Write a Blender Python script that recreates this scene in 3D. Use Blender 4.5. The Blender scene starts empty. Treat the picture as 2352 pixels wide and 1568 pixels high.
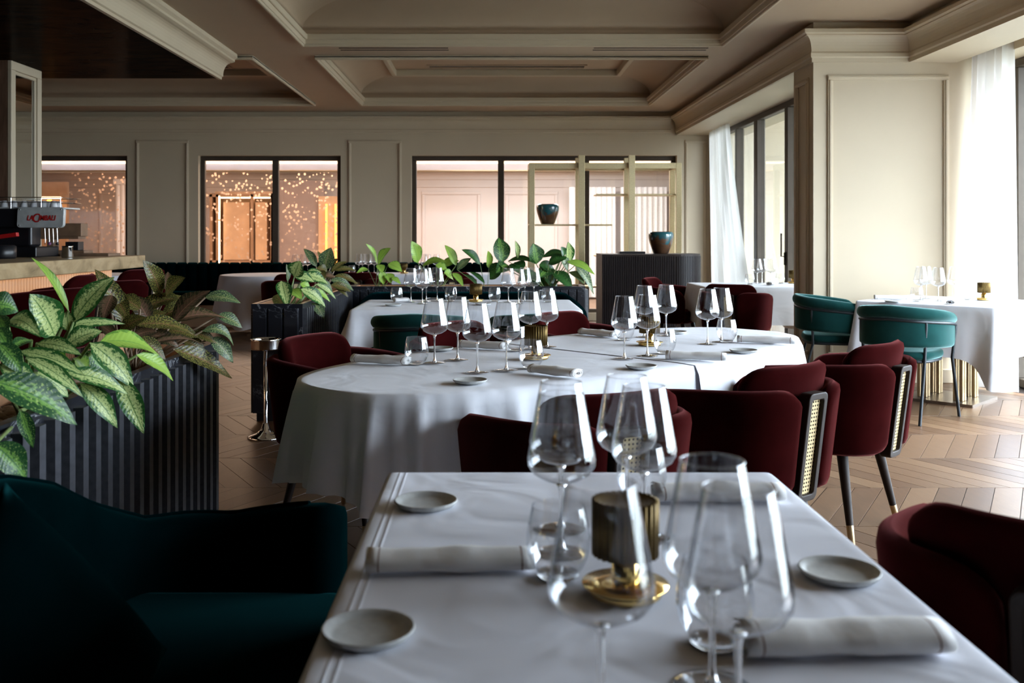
import bpy, bmesh, math, random
from math import sin, cos, pi, sqrt, radians
from mathutils import Vector, Matrix
import numpy as np
random.seed(7); rng = np.random.RandomState(7)
sc = bpy.context.scene
COL = sc.collection

# ------------------------------------------------------------------ camera, sky, lights, exposure
FPX, VX, VY, CZ = 2200.0, 1125.0, 540.0, 1.25      # focal length in px, vanishing point, eye height
cam = bpy.data.cameras.new('camera'); camo = bpy.data.objects.new('camera', cam); COL.objects.link(camo)
camo.location = (0, 0, CZ); camo.rotation_euler = (pi/2, 0, 0)
cam.sensor_width = 36; cam.lens = 36*FPX/2352
cam.shift_x = (1176-VX)/2352; cam.shift_y = -(784-VY)/2352
cam.clip_start = .05; cam.clip_end = 200
cam.dof.use_dof = True; cam.dof.focus_distance = 4.3; cam.dof.aperture_fstop = 5.0
sc.camera = camo
w = bpy.data.worlds.new('sky'); sc.world = w; w.use_nodes = True
bg = w.node_tree.nodes['Background']; bg.inputs[0].default_value = (.76, .835, 1, 1)
# overcast sky: zenith three times the horizon, dim ground below
_n, _l = w.node_tree.nodes, w.node_tree.links
_t = _n.new('ShaderNodeTexCoord'); _s = _n.new('ShaderNodeSeparateXYZ'); _l.new(_t.outputs['Generated'], _s.inputs[0])
_r = _n.new('ShaderNodeMapRange'); _r.inputs[1].default_value = 0; _r.inputs[2].default_value = 1; _r.inputs[3].default_value = 16; _r.inputs[4].default_value = 48
_l.new(_s.outputs[2], _r.inputs[0]); _l.new(_r.outputs[0], bg.inputs[1])
vs = sc.view_settings
vs.view_transform = 'Standard'; vs.look = 'None'; vs.gamma = 1; vs.use_curve_mapping = False; vs.exposure = 0.16
cy = sc.cycles
cy.max_bounces = 10; cy.diffuse_bounces = 6; cy.glossy_bounces = 5; cy.transmission_bounces = 8; cy.transparent_max_bounces = 32
cy.caustics_reflective = False; cy.caustics_refractive = False; cy.sample_clamp_indirect = 6; cy.use_denoising = True
def area(name, loc, rot, sx, sy, power, color, portal=False, spread=None):
    l = bpy.data.lights.new(name, 'AREA'); l.shape = 'RECTANGLE'; l.size = sx; l.size_y = sy; l.energy = power; l.color = color
    o = bpy.data.objects.new(name, l); COL.objects.link(o); o.location = loc; o.rotation_euler = rot
    if portal: l.cycles.is_portal = True
    if spread: l.spread = spread
    return o
# daylight portals in the two window bays (face -X)
area('window_portal', (3.34, 11.2, 1.36), (0, pi/2, 0), 2.7, 5.0, 1, (1, 1, 1), True)
area('window_portal', (4.40, 4.4, 1.36), (0, pi/2, 0), 2.7, 7.2, 1, (1, 1, 1), True)
# lounge beyond the inner windows: its own ceiling lamps, warm on the left, daylight cool on the right
area('lounge_lamp', (-5.6, 15.8, 2.72), (0, 0, 0), 2.4, 2.0, 95, (1, .66, .46))
area('lounge_lamp', (-3.2, 15.8, 2.72), (0, 0, 0), 2.4, 2.0, 150, (1, .70, .50))
area('lounge_lamp', (.9, 16.2, 2.72), (0, 0, 0), 3.8, 2.4, 340, (1, .97, .97))

# ------------------------------------------------------------------ helpers
def at(px, py, z):                       # point on the horizontal plane z behind a point of the photograph
    k = (CZ-z)/(py-VY); return Vector(((px-VX)*k, FPX*k, z))
def atY(px, py, Y):
    return Vector(((px-VX)*Y/FPX, Y, CZ-(py-VY)*Y/FPX))
def atX(px, py, X):
    Y = X*FPX/(px-VX); return Vector((X, Y, CZ-(py-VY)*Y/FPX))
def tag(o, label=None, cat=None, group=None, kind=None):
    if label: o['label'] = label
    if cat: o['category'] = cat
    if group: o['group'] = group
    if kind: o['kind'] = kind
    return o
def empty(name, loc=(0, 0, 0), rz=0, label=None, cat=None, group=None, kind=None, parent=None):
    o = bpy.data.objects.new(name, None); COL.objects.link(o); o.location = loc; o.rotation_euler = (0, 0, rz)
    o.empty_display_size = .1
    if parent: o.parent = parent
    return tag(o, label, cat, group, kind)
KIDS = {}
def copy_tree(o, parent=None):
    c = o.copy(); COL.objects.link(c); c.parent = parent
    for ch in list(o.children): copy_tree(ch, c)
    return c
class MB:
    def __init__(s): s.v = []; s.f = []; s.sm = []; s.uv = {}
    def add(s, V, F, smooth=False):
        n = len(s.v); s.v += [tuple(p) for p in V]
        for f in F: s.f.append(tuple(i+n for i in f)); s.sm.append(smooth)
        return n
    def box(s, x0, x1, y0, y1, z0, z1, M=None):
        V = [(x0,y0,z0),(x1,y0,z0),(x1,y1,z0),(x0,y1,z0),(x0,y0,z1),(x1,y0,z1),(x1,y1,z1),(x0,y1,z1)]
        if M: V = [M @ Vector(p) for p in V]
        s.add(V, [(0,3,2,1),(4,5,6,7),(0,1,5,4),(1,2,6,5),(2,3,7,6),(3,0,4,7)])
        return s
    def lathe(s, prof, n=32, cx=0, cy=0, cz=0, rmod=None, closed=False, M=None):
        V = []; F = []; m = len(prof)
        for i in range(n):
            a = 2*pi*i/n; k = rmod(i) if rmod else 1
            for (r, z) in prof:
                p = Vector((cx+r*k*cos(a), cy+r*k*sin(a), cz+z)); V.append(M @ p if M else p)
        for i in range(n):
            j = (i+1) % n
            for q in range(m-1 if not closed else m):
                q2 = (q+1) % m
                F.append((i*m+q, j*m+q, j*m+q2, i*m+q2))
        s.add(V, F, True); return s
    def tube(s, pts, r, n=8, cap=True, smooth=True):
        pts = [Vector(p) for p in pts]; R = r if isinstance(r, (list, tuple)) else [r]*len(pts)
        V = []; F = []; pn = None
        for i, p in enumerate(pts):
            t = (pts[min(i+1, len(pts)-1)]-pts[max(i-1, 0)]).normalized()
            if pn is None:
                u = Vector((0, 0, 1)) if abs(t.z) < .9 else Vector((1, 0, 0)); pn = t.cross(u).normalized()
            else: pn = (pn-t*pn.dot(t)).normalized()
            b = t.cross(pn)
            for k in range(n):
                a = 2*pi*k/n; V.append(p+(pn*cos(a)+b*sin(a))*R[i])
        m = len(pts)
        for i in range(m-1):
            for k in range(n): F.append((i*n+k, i*n+(k+1) % n, (i+1)*n+(k+1) % n, (i+1)*n+k))
        s.add(V, F, smooth)
        if cap:
            s.add([V[k] for k in range(n)][::-1], [tuple(range(n))]); s.add([V[(m-1)*n+k] for k in range(n)], [tuple(range(n))])
        return s
    def grid(s, P, smooth=True, wrap=False):      # P[i][j]
        ni, nj = len(P), len(P[0]); V = [p for r in P for p in r]; F = []
        for i in range(ni if wrap else ni-1):
            for j in range(nj-1):
                a = i*nj+j; b = ((i+1) % ni)*nj+j; F.append((a, b, b+1, a+1))
        s.add(V, F, smooth); return s
    def prism(s, poly, z0, z1, smooth=False):     # poly xy CCW
        n = len(poly); V = [(x, y, z0) for x, y in poly]+[(x, y, z1) for x, y in poly]
        F = [(i, (i+1) % n, n+(i+1) % n, n+i) for i in range(n)]
        s.add(V, F, smooth); s.add(V[:n][::-1], [tuple(range(n))]); s.add(V[n:], [tuple(range(n))]); return s
    def sweep(s, prof, path_a, path_b, axis):     # straight extrusion of closed profile between 2 offsets
        pass
    def mesh(s, name, mat=None, fix=False, merge=0):
        me = bpy.data.meshes.new(name); me.from_pydata(s.v, [], s.f); me.polygons.foreach_set('use_smooth', s.sm)
        if fix or merge:
            bm = bmesh.new(); bm.from_mesh(me)
            if merge: bmesh.ops.remove_doubles(bm, verts=bm.verts, dist=merge)
            if fix: bmesh.ops.recalc_face_normals(bm, faces=bm.faces)
            bm.to_mesh(me); bm.free()
        if mat: me.materials.append(mat)
        me.update(); return me
    def build(s, name, mat=None, parent=None, label=None, cat=None, group=None, kind=None, fix=False, merge=0, bevel=0, seg=2, loc=None):
        o = bpy.data.objects.new(name, s.mesh(name, mat, fix, merge)); COL.objects.link(o)
        if parent: o.parent = parent
        if loc: o.location = loc
        if bevel:
            m = o.modifiers.new('bevel', 'BEVEL'); m.width = bevel; m.segments = seg; m.limit_method = 'ANGLE'; m.angle_limit = radians(40)
        return tag(o, label, cat, group, kind)
def pref(me, parent, name, loc=(0, 0, 0), rz=0):
    o = bpy.data.objects.new(name, me); COL.objects.link(o); o.parent = parent; o.location = loc; o.rotation_euler = (0, 0, rz); return o
def spline(pts, n):                     # Catmull-Rom through pts, resampled
    P = [np.array(p, float) for p in pts]; P = [2*P[0]-P[1]]+P+[2*P[-1]-P[-2]]; out = []
    for i in range(1, len(P)-2):
        for k in range(12):
            t = k/12; a, b, c, d = P[i-1:i+3]
            out.append(.5*((2*b)+(c-a)*t+(2*a-5*b+4*c-d)*t*t+(3*b-a-3*c+d)*t**3))
    out.append(P[-2]); out = np.array(out)
    L = np.concatenate([[0], np.cumsum(np.linalg.norm(np.diff(out, axis=0), axis=1))])
    s = np.linspace(0, L[-1], n) if isinstance(n, int) else np.array(n)*L[-1]
    return np.array([[np.interp(q, L, out[:, d]) for d in range(out.shape[1])] for q in s]), L[-1]
def pad(mb, pts, zlo, zhi, th, R=.08, Rb=None, ns=26, nz=12, lean=None, re=None, ends=(1, 1)):
    """upholstered slab following a plan path; zlo, zhi functions of s in 0..1; rounded corners and bull-nose edges"""
    Rb = R if Rb is None else Rb; re = re or th*.6
    sp = .5-.5*np.cos(np.linspace(0, pi, ns)); sp = .5*sp+.5*np.linspace(0, 1, ns)
    P, L = spline(pts, sp)
    T = np.gradient(P, axis=0); T /= np.linalg.norm(T, axis=1)[:, None]; N = np.stack([T[:, 1], -T[:, 0]], 1)
    A = []; B = []
    tj = .5-.5*np.cos(np.linspace(0, pi, nz)); tj = .6*tj+.4*np.linspace(0, 1, nz)
    for i in range(ns):
        s = sp[i]*L; ds = min(s if ends[0] else 9, L-s if ends[1] else 9)
        hi, lo = zhi(sp[i]), zlo(sp[i])
        if ds < R: hi -= R-sqrt(max(0, R*R-(R-ds)**2))
        if ds < Rb: lo += Rb-sqrt(max(0, Rb*Rb-(Rb-ds)**2))
        ra = []; rb = []
        for t in tj:
            z = lo+(hi-lo)*t; d = min(ds, hi-z, z-lo); h = th/2*sqrt(max(0, 1-(1-min(1, d/re))**2))
            ln = lean(sp[i], z) if lean else 0
            c = P[i]+N[i]*ln
            ra.append((c[0]+N[i][0]*h, c[1]+N[i][1]*h, z)); rb.append((c[0]-N[i][0]*h, c[1]-N[i][1]*h, z))
        A.append(ra); B.append(rb)
    mb.grid(A); mb.grid([r[::-1] for r in B])
    return mb
def rrect(x0, x1, y0, y1, r, n=5):
    out = []
    for cx, cy_, a0 in ((x1-r, y0+r, -90), (x1-r, y1-r, 0), (x0+r, y1-r, 90), (x0+r, y0+r, 180)):
        for k in range(n+1):
            a = radians(a0+90*k/n); out.append((cx+r*cos(a), cy_+r*sin(a)))
    return out
def cushion_pad(mb, poly, z0, z1, r):   # soft slab over a plan polygon with rounded rims
    c = np.mean(np.array(poly), axis=0); P = np.array(poly)
    def ring(k, z): return [(c[0]+(p[0]-c[0])*k, c[1]+(p[1]-c[1])*k, z) for p in P]
    e = r/np.mean(np.linalg.norm(P-c, axis=1)); rows = []
    for k in range(5):
        a = pi/2*k/4; rows.append(ring(1-e+e*sin(a), z0+r-r*cos(a)))
    for k in range(1, 5):
        a = pi/2*k/4; rows.append(ring(1-e+e*cos(a), z1-r+r*sin(a)))
    rows.append(ring(.5, z1+r*.25)); rows.append(ring(.02, z1+r*.3)); rows.insert(0, ring(.02, z0))
    n = len(P); V = [p for r_ in rows for p in r_]; F = []
    for i in range(len(rows)-1):
        for j in range(n): F.append((i*n+j, i*n+(j+1) % n, (i+1)*n+(j+1) % n, (i+1)*n+j))
    F.append(tuple(range(n))[::-1]); F.append(tuple((len(rows)-1)*n+j for j in range(n)))
    mb.add(V, F, True); return mb

# ------------------------------------------------------------------ materials
def nmat(name):
    m = bpy.data.materials.new(name); m.use_nodes = True; nt = m.node_tree; return m, nt, nt.nodes, nt.links, nt.nodes['Principled BSDF']
def setp(b, **k):
    names = dict(color='Base Color', rough='Roughness', metal='Metallic', spec='Specular IOR Level', sheen='Sheen Weight', sheenr='Sheen Roughness', sheent='Sheen Tint', coat='Coat Weight', coatr='Coat Roughness', trans='Transmission Weight', ior='IOR', em='Emission Color', ems='Emission Strength', sub='Subsurface Weight')
    for a, v in k.items():
        i = b.inputs[names[a]]
        i.default_value = (*v, 1) if isinstance(v, (tuple, list)) and len(v) == 3 else v
def ramp(N, L, src, stops):
    r = N.new('ShaderNodeValToRGB'); L.new(src, r.inputs[0]); e = r.color_ramp.elements
    while len(e) > 1: e.remove(e[0])
    e[0].position = stops[0][0]; e[0].color = (*stops[0][1], 1)
    for p, c in stops[1:]: q = e.new(p); q.color = (*c, 1)
    return r
def noise(N, L, coord, scale, detail=3, rough=.5, dist=0, stretch=None):
    if stretch:
        mp = N.new('ShaderNodeMapping'); mp.inputs['Scale'].default_value = stretch; L.new(coord, mp.inputs[0]); coord = mp.outputs[0]
    n = N.new('ShaderNodeTexNoise'); n.inputs['Scale'].default_value = scale; n.inputs['Detail'].default_value = detail
    n.inputs['Roughness'].default_value = rough; n.inputs['Distortion'].default_value = dist; L.new(coord, n.inputs['Vector']); return n
def bump(N, L, b, src, strength=.2, dist=.01):
    u = N.new('ShaderNodeBump'); u.inputs['Strength'].default_value = strength; u.inputs['Distance'].default_value = dist
    L.new(src, u.inputs['Height']); L.new(u.outputs[0], b.inputs['Normal']); return u
def math_(N, L, op, a, b=None, clamp=False):
    m = N.new('ShaderNodeMath'); m.operation = op; m.use_clamp = clamp
    for i, x in enumerate((a, b)):
        if x is None: continue
        if isinstance(x, (int, float)): m.inputs[i].default_value = x
        else: L.new(x, m.inputs[i])
    return m.outputs[0]
def mixc(N, L, f, a, b):
    m = N.new('ShaderNodeMix'); m.data_type = 'RGBA'
    for i, x in ((0, f), (6, a), (7, b)):
        if isinstance(x, (int, float)): m.inputs[i].default_value = x
        elif isinstance(x, tuple): m.inputs[i].default_value = (*x, 1)
        else: L.new(x, m.inputs[i])
    return m.outputs[2]
def simple(name, color, rough=.5, metal=0, nscale=40, var=.08, bmp=.05, **k):
    m, nt, N, L, b = nmat(name); setp(b, rough=rough, metal=metal, **k)
    tc = N.new('ShaderNodeTexCoord'); n = noise(N, L, tc.outputs['Object'], nscale)
    c = Vector(color)
    r = ramp(N, L, n.outputs[0], [(.3, tuple(c*(1-var))), (.7, tuple(c*(1+var)))]); L.new(r.outputs[0], b.inputs['Base Color'])
    if bmp: bump(N, L, b, n.outputs[0], bmp, .003)
    return m
def emis(name, color, s):
    m, nt, N, L, b = nmat(name); setp(b, color=(0, 0, 0), em=color, ems=s); return m
M = {}
M['paint'] = simple('cream_paint', (.515, .425, .30), .55, nscale=3, var=.02, bmp=.02)
M['ceil'] = simple('ceiling_paint', (.42, .312, .212), .6, nscale=3, var=.02, bmp=.02)
M['dark_wood'] = simple('dark_stained_wood', (.018, .011, .008), .5, nscale=14, var=.35, spec=.2)
M['bronze'] = simple('bronze_frame', (.065, .05, .037), .5, nscale=10, spec=.2)
M['black_metal'] = simple('black_metal', (.012, .016, .02), .4, metal=.3)
M['brass'] = simple('brushed_brass', (.50, .38, .22), .36, metal=1, nscale=60)
M['brass_pale'] = simple('pale_brass', (.70, .58, .34), .42, metal=.55, nscale=60)
M['gold'] = simple('polished_gold', (.85, .58, .2), .14, metal=1, nscale=30, var=.02, bmp=0)
M['shade'] = simple('fluted_bronze_shade', (.13, .085, .03), .45, metal=1, nscale=50)
M['chrome'] = simple('chrome', (.75, .75, .76), .07, metal=1, var=.01, bmp=0)
M['steel'] = simple('brushed_steel', (.62, .63, .61), .4, metal=.3, nscale=12, var=.15)
M['black'] = simple('black_plastic', (.008, .008, .010), .35)
M['red_paint'] = simple('red_enamel', (.45, .01, .01), .4)
M['white_china'] = simple('white_china', (.75, .75, .76), .15, var=.02)
M['stone'] = simple('grey_stoneware', (.47, .48, .47), .4, nscale=90, var=.10)
M['soil'] = simple('dark_soil', (.03, .02, .015), .9, nscale=60, var=.4, bmp=.5)
M['pebble'] = simple('pale_pebbles', (.38, .27, .18), .7, nscale=20, var=.3)
M['box_wood'] = simple('walnut_box_wood', (.20, .115, .065), .5, nscale=9, var=.25)
M['liner'] = simple('copper_lining', (.62, .33, .18), .4, metal=.2)
def velvet(name, c, sheen, tint, rough=.9, k=.12):
    m, nt, N, L, b = nmat(name); setp(b, rough=rough, sheen=sheen, sheenr=.35, sheent=tint, spec=0.0)
    tc = N.new('ShaderNodeTexCoord'); n = noise(N, L, tc.outputs['Object'], 7, 4, .6); c = Vector(c)
    r = ramp(N, L, n.outputs[0], [(.35, tuple(c*.82)), (.65, tuple(c*1.18))]); L.new(r.outputs[0], b.inputs['Base Color'])
    n2 = noise(N, L, tc.outputs['Object'], 400, 2); bump(N, L, b, n2.outputs[0], .15, .001); return m
M['red'] = velvet('burgundy_velvet', (.021, .0023, .0024), .22, (1, .30, .29))
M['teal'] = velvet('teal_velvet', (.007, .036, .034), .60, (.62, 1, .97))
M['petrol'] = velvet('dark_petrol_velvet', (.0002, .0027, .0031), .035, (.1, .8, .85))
def cloth_mat(name, c, crease=()):
    m, nt, N, L, b = nmat(name); setp(b, color=c, rough=.85, sheen=.1, spec=.2)
    tc = N.new('ShaderNodeTexCoord'); o = tc.outputs['Object']
    n1 = noise(N, L, o, 4.5, 2.5, .5, .8); n2 = noise(N, L, o, 900, 1); h = math_(N, L, 'MULTIPLY', n1.outputs[0], 1.0)
    sx = N.new('ShaderNodeSeparateXYZ'); L.new(o, sx.inputs[0])
    for ax, p in crease:
        d = math_(N, L, 'ABSOLUTE', math_(N, L, 'SUBTRACT', sx.outputs[ax], p)); d = math_(N, L, 'SUBTRACT', 1, math_(N, L, 'DIVIDE', d, .004), True)
        h = math_(N, L, 'ADD', h, math_(N, L, 'MULTIPLY', d, .07))
    bump(N, L, b, h, .55 if crease else .4, .02); return m
M['cloth'] = cloth_mat('white_linen', (.76, .77, .82))
M['cloth_near'] = cloth_mat('white_linen_creased', (.76, .77, .84), ((0, -.366), (0, -.378)))
def glass_thin(name, edge=(.50, .53, .56), base=.045, k=.85, p=3.5, tint=(.985, .985, .985)):
    m, nt, N, L, b = nmat(name); N.remove(b); out = N['Material Output']
    lw = N.new('ShaderNodeLayerWeight'); lw.inputs[0].default_value = .5
    f = lw.outputs['Facing']; pw = math_(N, L, 'POWER', f, p); fac = math_(N, L, 'ADD', math_(N, L, 'MULTIPLY', pw, k), base, True)
    t = N.new('ShaderNodeBsdfTransparent'); g = N.new('ShaderNodeBsdfGlossy'); g.inputs['Roughness'].default_value = .0; g.inputs['Color'].default_value = (.95, .97, 1, 1)
    L.new(mixc(N, L, math_(N, L, 'POWER', f, 3.2), tint, edge), t.inputs[0])
    mx = N.new('ShaderNodeMixShader'); L.new(fac, mx.inputs[0]); L.new(t.outputs[0], mx.inputs[1]); L.new(g.outputs[0], mx.inputs[2]); L.new(mx.outputs[0], out.inputs[0]); return m
M['glass'] = glass_thin('crystal_glass', edge=(.38, .41, .45), base=.115, k=.88, p=2.6)
M['pane'] = glass_thin('window_glass', edge=(.8, .85, .83), base=.03, k=.5, p=4, tint=(.94, .97, .95))
M['pane_in'] = glass_thin('inner_window_glass', edge=(.8, .8, .8), base=.03, k=.4, p=4)
m, nt, N, L, b = nmat('solid_glass'); setp(b, color=(1, 1, 1), rough=0, trans=1, ior=1.45); M['glass_solid'] = m
# chevron oak plank, one tint per plank
def plank_mat(name, island):
    m, nt, N, L, b = nmat(name); setp(b, rough=.38, spec=.5)
    tc = N.new('ShaderNodeTexCoord'); o = tc.outputs['Object']
    if island: g = N.new('ShaderNodeNewGeometry'); rnd = g.outputs['Random Per Island']
    else: g = N.new('ShaderNodeObjectInfo'); rnd = g.outputs['Random']
    n = noise(N, L, o, 5, 5, .6, .5, (6, 1.2, 1)); n2 = noise(N, L, o, 40, 3, .5, 0, (3, .6, 1))
    t = math_(N, L, 'ADD', math_(N, L, 'MULTIPLY', n.outputs[0], .45), math_(N, L, 'MULTIPLY', rnd, .55))
    r = ramp(N, L, t, [(.15, (.078, .036, .016)), (.5, (.136, .070, .034)), (.85, (.205, .118, .062))])
    c = mixc(N, L, math_(N, L, 'MULTIPLY', n2.outputs[0], .35), r.outputs[0], (.07, .038, .022)); L.new(c, b.inputs['Base Color'])
    bump(N, L, b, n2.outputs[0], .08, .003); return m
M['plank'] = plank_mat('oak_plank', False); M['plank_many'] = plank_mat('oak_planks', True)
def marble(name):
    m, nt, N, L, b = nmat(name); setp(b, rough=.28, spec=.5)
    tc = N.new('ShaderNodeTexCoord'); o = tc.outputs['Object']; n = noise(N, L, o, 2.2, 6, .65, 1.4)
    v = math_(N, L, 'ABSOLUTE', math_(N, L, 'SUBTRACT', n.outputs[0], .5)); n3 = noise(N, L, o, 2.6, 2)
    r = ramp(N, L, v, [(0, (.30, .31, .33)), (.006, (.08, .085, .10)), (.012, (.012, .013, .018)), (1, (.009, .010, .014))])
    c = mixc(N, L, ramp(N, L, n3.outputs[0], [(.46, (0, 0, 0)), (.56, (1, 1, 1))]).outputs[0], (.010, .011, .015), r.outputs[0]); L.new(c, b.inputs['Base Color']); return m
M['marble'] = marble('black_marble'); M['rib'] = simple('lit_marble_rib', (.045, .047, .056), .36, nscale=60, var=.3, spec=.8)  # rib: same black marble, window light on the E faces put into its colour
def stonetop(name):
    m, nt, N, L, b = nmat(name); setp(b, rough=.42, metal=.35)
    tc = N.new('ShaderNodeTexCoord'); n = noise(N, L, tc.outputs['Object'], 3.2, 5, .6, .8, (1, 1, 2)); n2 = noise(N, L, tc.outputs['Object'], 30, 3)
    r = ramp(N, L, n.outputs[0], [(.3, (.22, .155, .07)), (.5, (.47, .34, .18)), (.7, (.60, .46, .27))])
    L.new(mixc(N, L, math_(N, L, 'MULTIPLY', n2.outputs[0], .3), r.outputs[0], (.2, .16, .09)), b.inputs['Base Color']); return m
M['bartop'] = stonetop('golden_stone')
m, nt, N, L, b = nmat('walnut_veneer'); setp(b, rough=.25, spec=.03)
tc = N.new('ShaderNodeTexCoord'); n = noise(N, L, tc.outputs['Object'], 2.2, 6, .6, 1.5, (1, 2.5, 1))
L.new(ramp(N, L, n.outputs[0], [(.3, (.005, .003, .0025)), (.7, (.030, .014, .006))]).outputs[0], b.inputs['Base Color']); N.remove(b); _d = N.new('ShaderNodeBsdfDiffuse'); _g = N.new('ShaderNodeBsdfGlossy'); _g.inputs['Roughness'].default_value = .18; _mx = N.new('ShaderNodeMixShader'); _mx.inputs[0].default_value = .025
L.new(N['Color Ramp'].outputs[0], _d.inputs[0]); L.new(_d.outputs[0], _mx.inputs[1]); L.new(_g.outputs[0], _mx.inputs[2]); L.new(_mx.outputs[0], N['Material Output'].inputs[0]); M['canopy'] = m
m, nt, N, L, b = nmat('column_wood'); setp(b, rough=.5)
tc = N.new('ShaderNodeTexCoord'); n = noise(N, L, tc.outputs['Object'], 6, 5, .6, .5, (6, 6, .8))
L.new(ramp(N, L, n.outputs[0], [(.3, (.09, .045, .025)), (.7, (.19, .10, .06))]).outputs[0], b.inputs['Base Color']); M['col_wood'] = m
m, nt, N, L, b = nmat('mirror'); setp(b, color=(.7, .72, .7), metal=1, rough=.02); M['mirror'] = m
def sheer(name):
    m, nt, N, L, b = nmat(name); N.remove(b); out = N['Material Output']
    d = N.new('ShaderNodeBsdfDiffuse'); d.inputs[0].default_value = (.8, .78, .75, 1); t = N.new('ShaderNodeBsdfTranslucent'); t.inputs[0].default_value = (.74, .72, .70, 1)
    tr = N.new('ShaderNodeBsdfTransparent'); a = N.new('ShaderNodeMixShader'); a.inputs[0].default_value = .55; L.new(d.outputs[0], a.inputs[1]); L.new(t.outputs[0], a.inputs[2])
    c = N.new('ShaderNodeMixShader'); c.inputs[0].default_value = .08; L.new(a.outputs[0], c.inputs[1]); L.new(tr.outputs[0], c.inputs[2]); L.new(c.outputs[0], out.inputs[0]); return m
M['sheer'] = sheer('sheer_curtain')
def cane(name):
    m, nt, N, L, b = nmat(name); setp(b, color=(.62, .50, .27), rough=.6); out = N['Material Output']
    tc = N.new('ShaderNodeTexCoord'); mp = N.new('ShaderNodeMapping'); L.new(tc.outputs['Object'], mp.inputs[0])
    sx = N.new('ShaderNodeSeparateXYZ'); L.new(mp.outputs[0], sx.inputs[0]); d2 = None
    for ax in (0, 2):
        q = math_(N, L, 'SUBTRACT', math_(N, L, 'FRACT', math_(N, L, 'MULTIPLY', sx.outputs[ax], 1/.0135)), .5); q = math_(N, L, 'MULTIPLY', q, q)
        d2 = q if d2 is None else math_(N, L, 'ADD', d2, q)
    hole = math_(N, L, 'LESS_THAN', d2, .065); tr = N.new('ShaderNodeBsdfTransparent'); mx = N.new('ShaderNodeMixShader')
    L.new(hole, mx.inputs[0]); L.new(b.outputs[0], mx.inputs[1]); L.new(tr.outputs[0], mx.inputs[2]); L.new(mx.outputs[0], out.inputs[0]); return m
M['cane'] = cane('woven_cane')
def leafmat(name, edge, mid, vein, spot_scale, width, speck, speckc, rough=.35, sveins=.12):
    m, nt, N, L, b = nmat(name); setp(b, rough=rough, spec=.3); out = N['Material Output']
    uv = N.new('ShaderNodeUVMap'); sx = N.new('ShaderNodeSeparateXYZ'); L.new(uv.outputs[0], sx.inputs[0])
    oi = N.new('ShaderNodeObjectInfo'); off = N.new('ShaderNodeVectorMath'); off.operation = 'MULTIPLY_ADD'
    cb = N.new('ShaderNodeCombineXYZ'); L.new(oi.outputs['Random'], cb.inputs[0]); L.new(oi.outputs['Random'], cb.inputs[1]); L.new(oi.outputs['Random'], cb.inputs[2])
    L.new(cb.outputs[0], off.inputs[0]); off.inputs[1].default_value = (37, 19, 0); L.new(uv.outputs[0], off.inputs[2]); co = off.outputs[0]
    a = math_(N, L, 'ABSOLUTE', math_(N, L, 'SUBTRACT', math_(N, L, 'MULTIPLY', sx.outputs[1], 2), 1))
    n1 = noise(N, L, co, spot_scale, 4, .7, .3, (1.2, .75, 1)); n2 = noise(N, L, co, spot_scale*2.2, 2, .6, .2, (1.3, .5, 1))
    f = math_(N, L, 'ADD', a, math_(N, L, 'MULTIPLY', math_(N, L, 'SUBTRACT', n1.outputs[0], .5), 1.9))
    pat = ramp(N, L, f, [(width-.10, (1, 1, 1)), (width+.08, (0, 0, 0))])
    c = mixc(N, L, pat.outputs[0], edge, mid)
    # speckles
    sp = ramp(N, L, n2.outputs[0], [(speck, (0, 0, 0)), (speck+.03, (1, 1, 1))]); c = mixc(N, L, math_(N, L, 'MULTIPLY', sp.outputs[0], .85), c, speckc)
    # side veins and midrib
    vv = math_(N, L, 'SINE', math_(N, L, 'MULTIPLY', math_(N, L, 'SUBTRACT', sx.outputs[0], math_(N, L, 'MULTIPLY', a, .14)), 75.0))
    sv = math_(N, L, 'MULTIPLY', math_(N, L, 'POWER', math_(N, L, 'MAXIMUM', vv, 0), 9), sveins); c = mixc(N, L, sv, c, vein)
    mr = math_(N, L, 'LESS_THAN', a, .05); c = mixc(N, L, math_(N, L, 'MULTIPLY', mr, .8), c, vein)
    L.new(c, b.inputs['Base Color']); bump(N, L, b, vv, .10, .004)
    tl = N.new('ShaderNodeBsdfTranslucent'); L.new(c, tl.inputs[0]); mx = N.new('ShaderNodeMixShader'); mx.inputs[0].default_value = .22
    L.new(b.outputs[0], mx.inputs[1]); L.new(tl.outputs[0], mx.inputs[2]); L.new(mx.outputs[0], out.inputs[0]); return m
M['leaf_dumb'] = leafmat('variegated_leaf', (.022, .10, .02), (.52, .62, .24), (.05, .16, .03), 11, .62, .57, (.04, .15, .03))
M['leaf_dumb_dark'] = leafmat('spotted_dark_leaf', (.018, .075, .022), (.16, .33, .06), (.03, .12, .03), 12, .30, .60, (.36, .50, .14))
M['leaf_agl'] = leafmat('aglaonema_leaf', (.014, .021, .005), (.070, .055, .015), (.26, .12, .065), 14, .40, .52, (.28, .27, .06), sveins=.4)
M['leaf_agl_pink'] = leafmat('aglaonema_pink_leaf', (.030, .028, .011), (.15, .085, .05), (.34, .17, .11), 12, .55, .60, (.10, .12, .03), sveins=.4)
M['leaf_grey'] = leafmat('silver_green_leaf', (.035, .075, .04), (.10, .16, .05), (.34, .29, .16), 11, .30, .53, (.32, .40, .16))
M['leaf_lime'] = leafmat('lime_leaf', (.11, .25, .035), (.32, .50, .08), (.17, .34, .06), 6, .85, .70, (.14, .28, .04))
M['leaf_dark'] = leafmat('deep_green_leaf', (.016, .065, .016), (.035, .12, .025), (.04, .13, .035), 12, .42, .63, (.22, .36, .06))
M['stem'] = simple('plant_stem', (.16, .22, .07), .5)
M['stem_pink'] = simple('pinkish_stem', (.35, .25, .17), .5)
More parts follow.
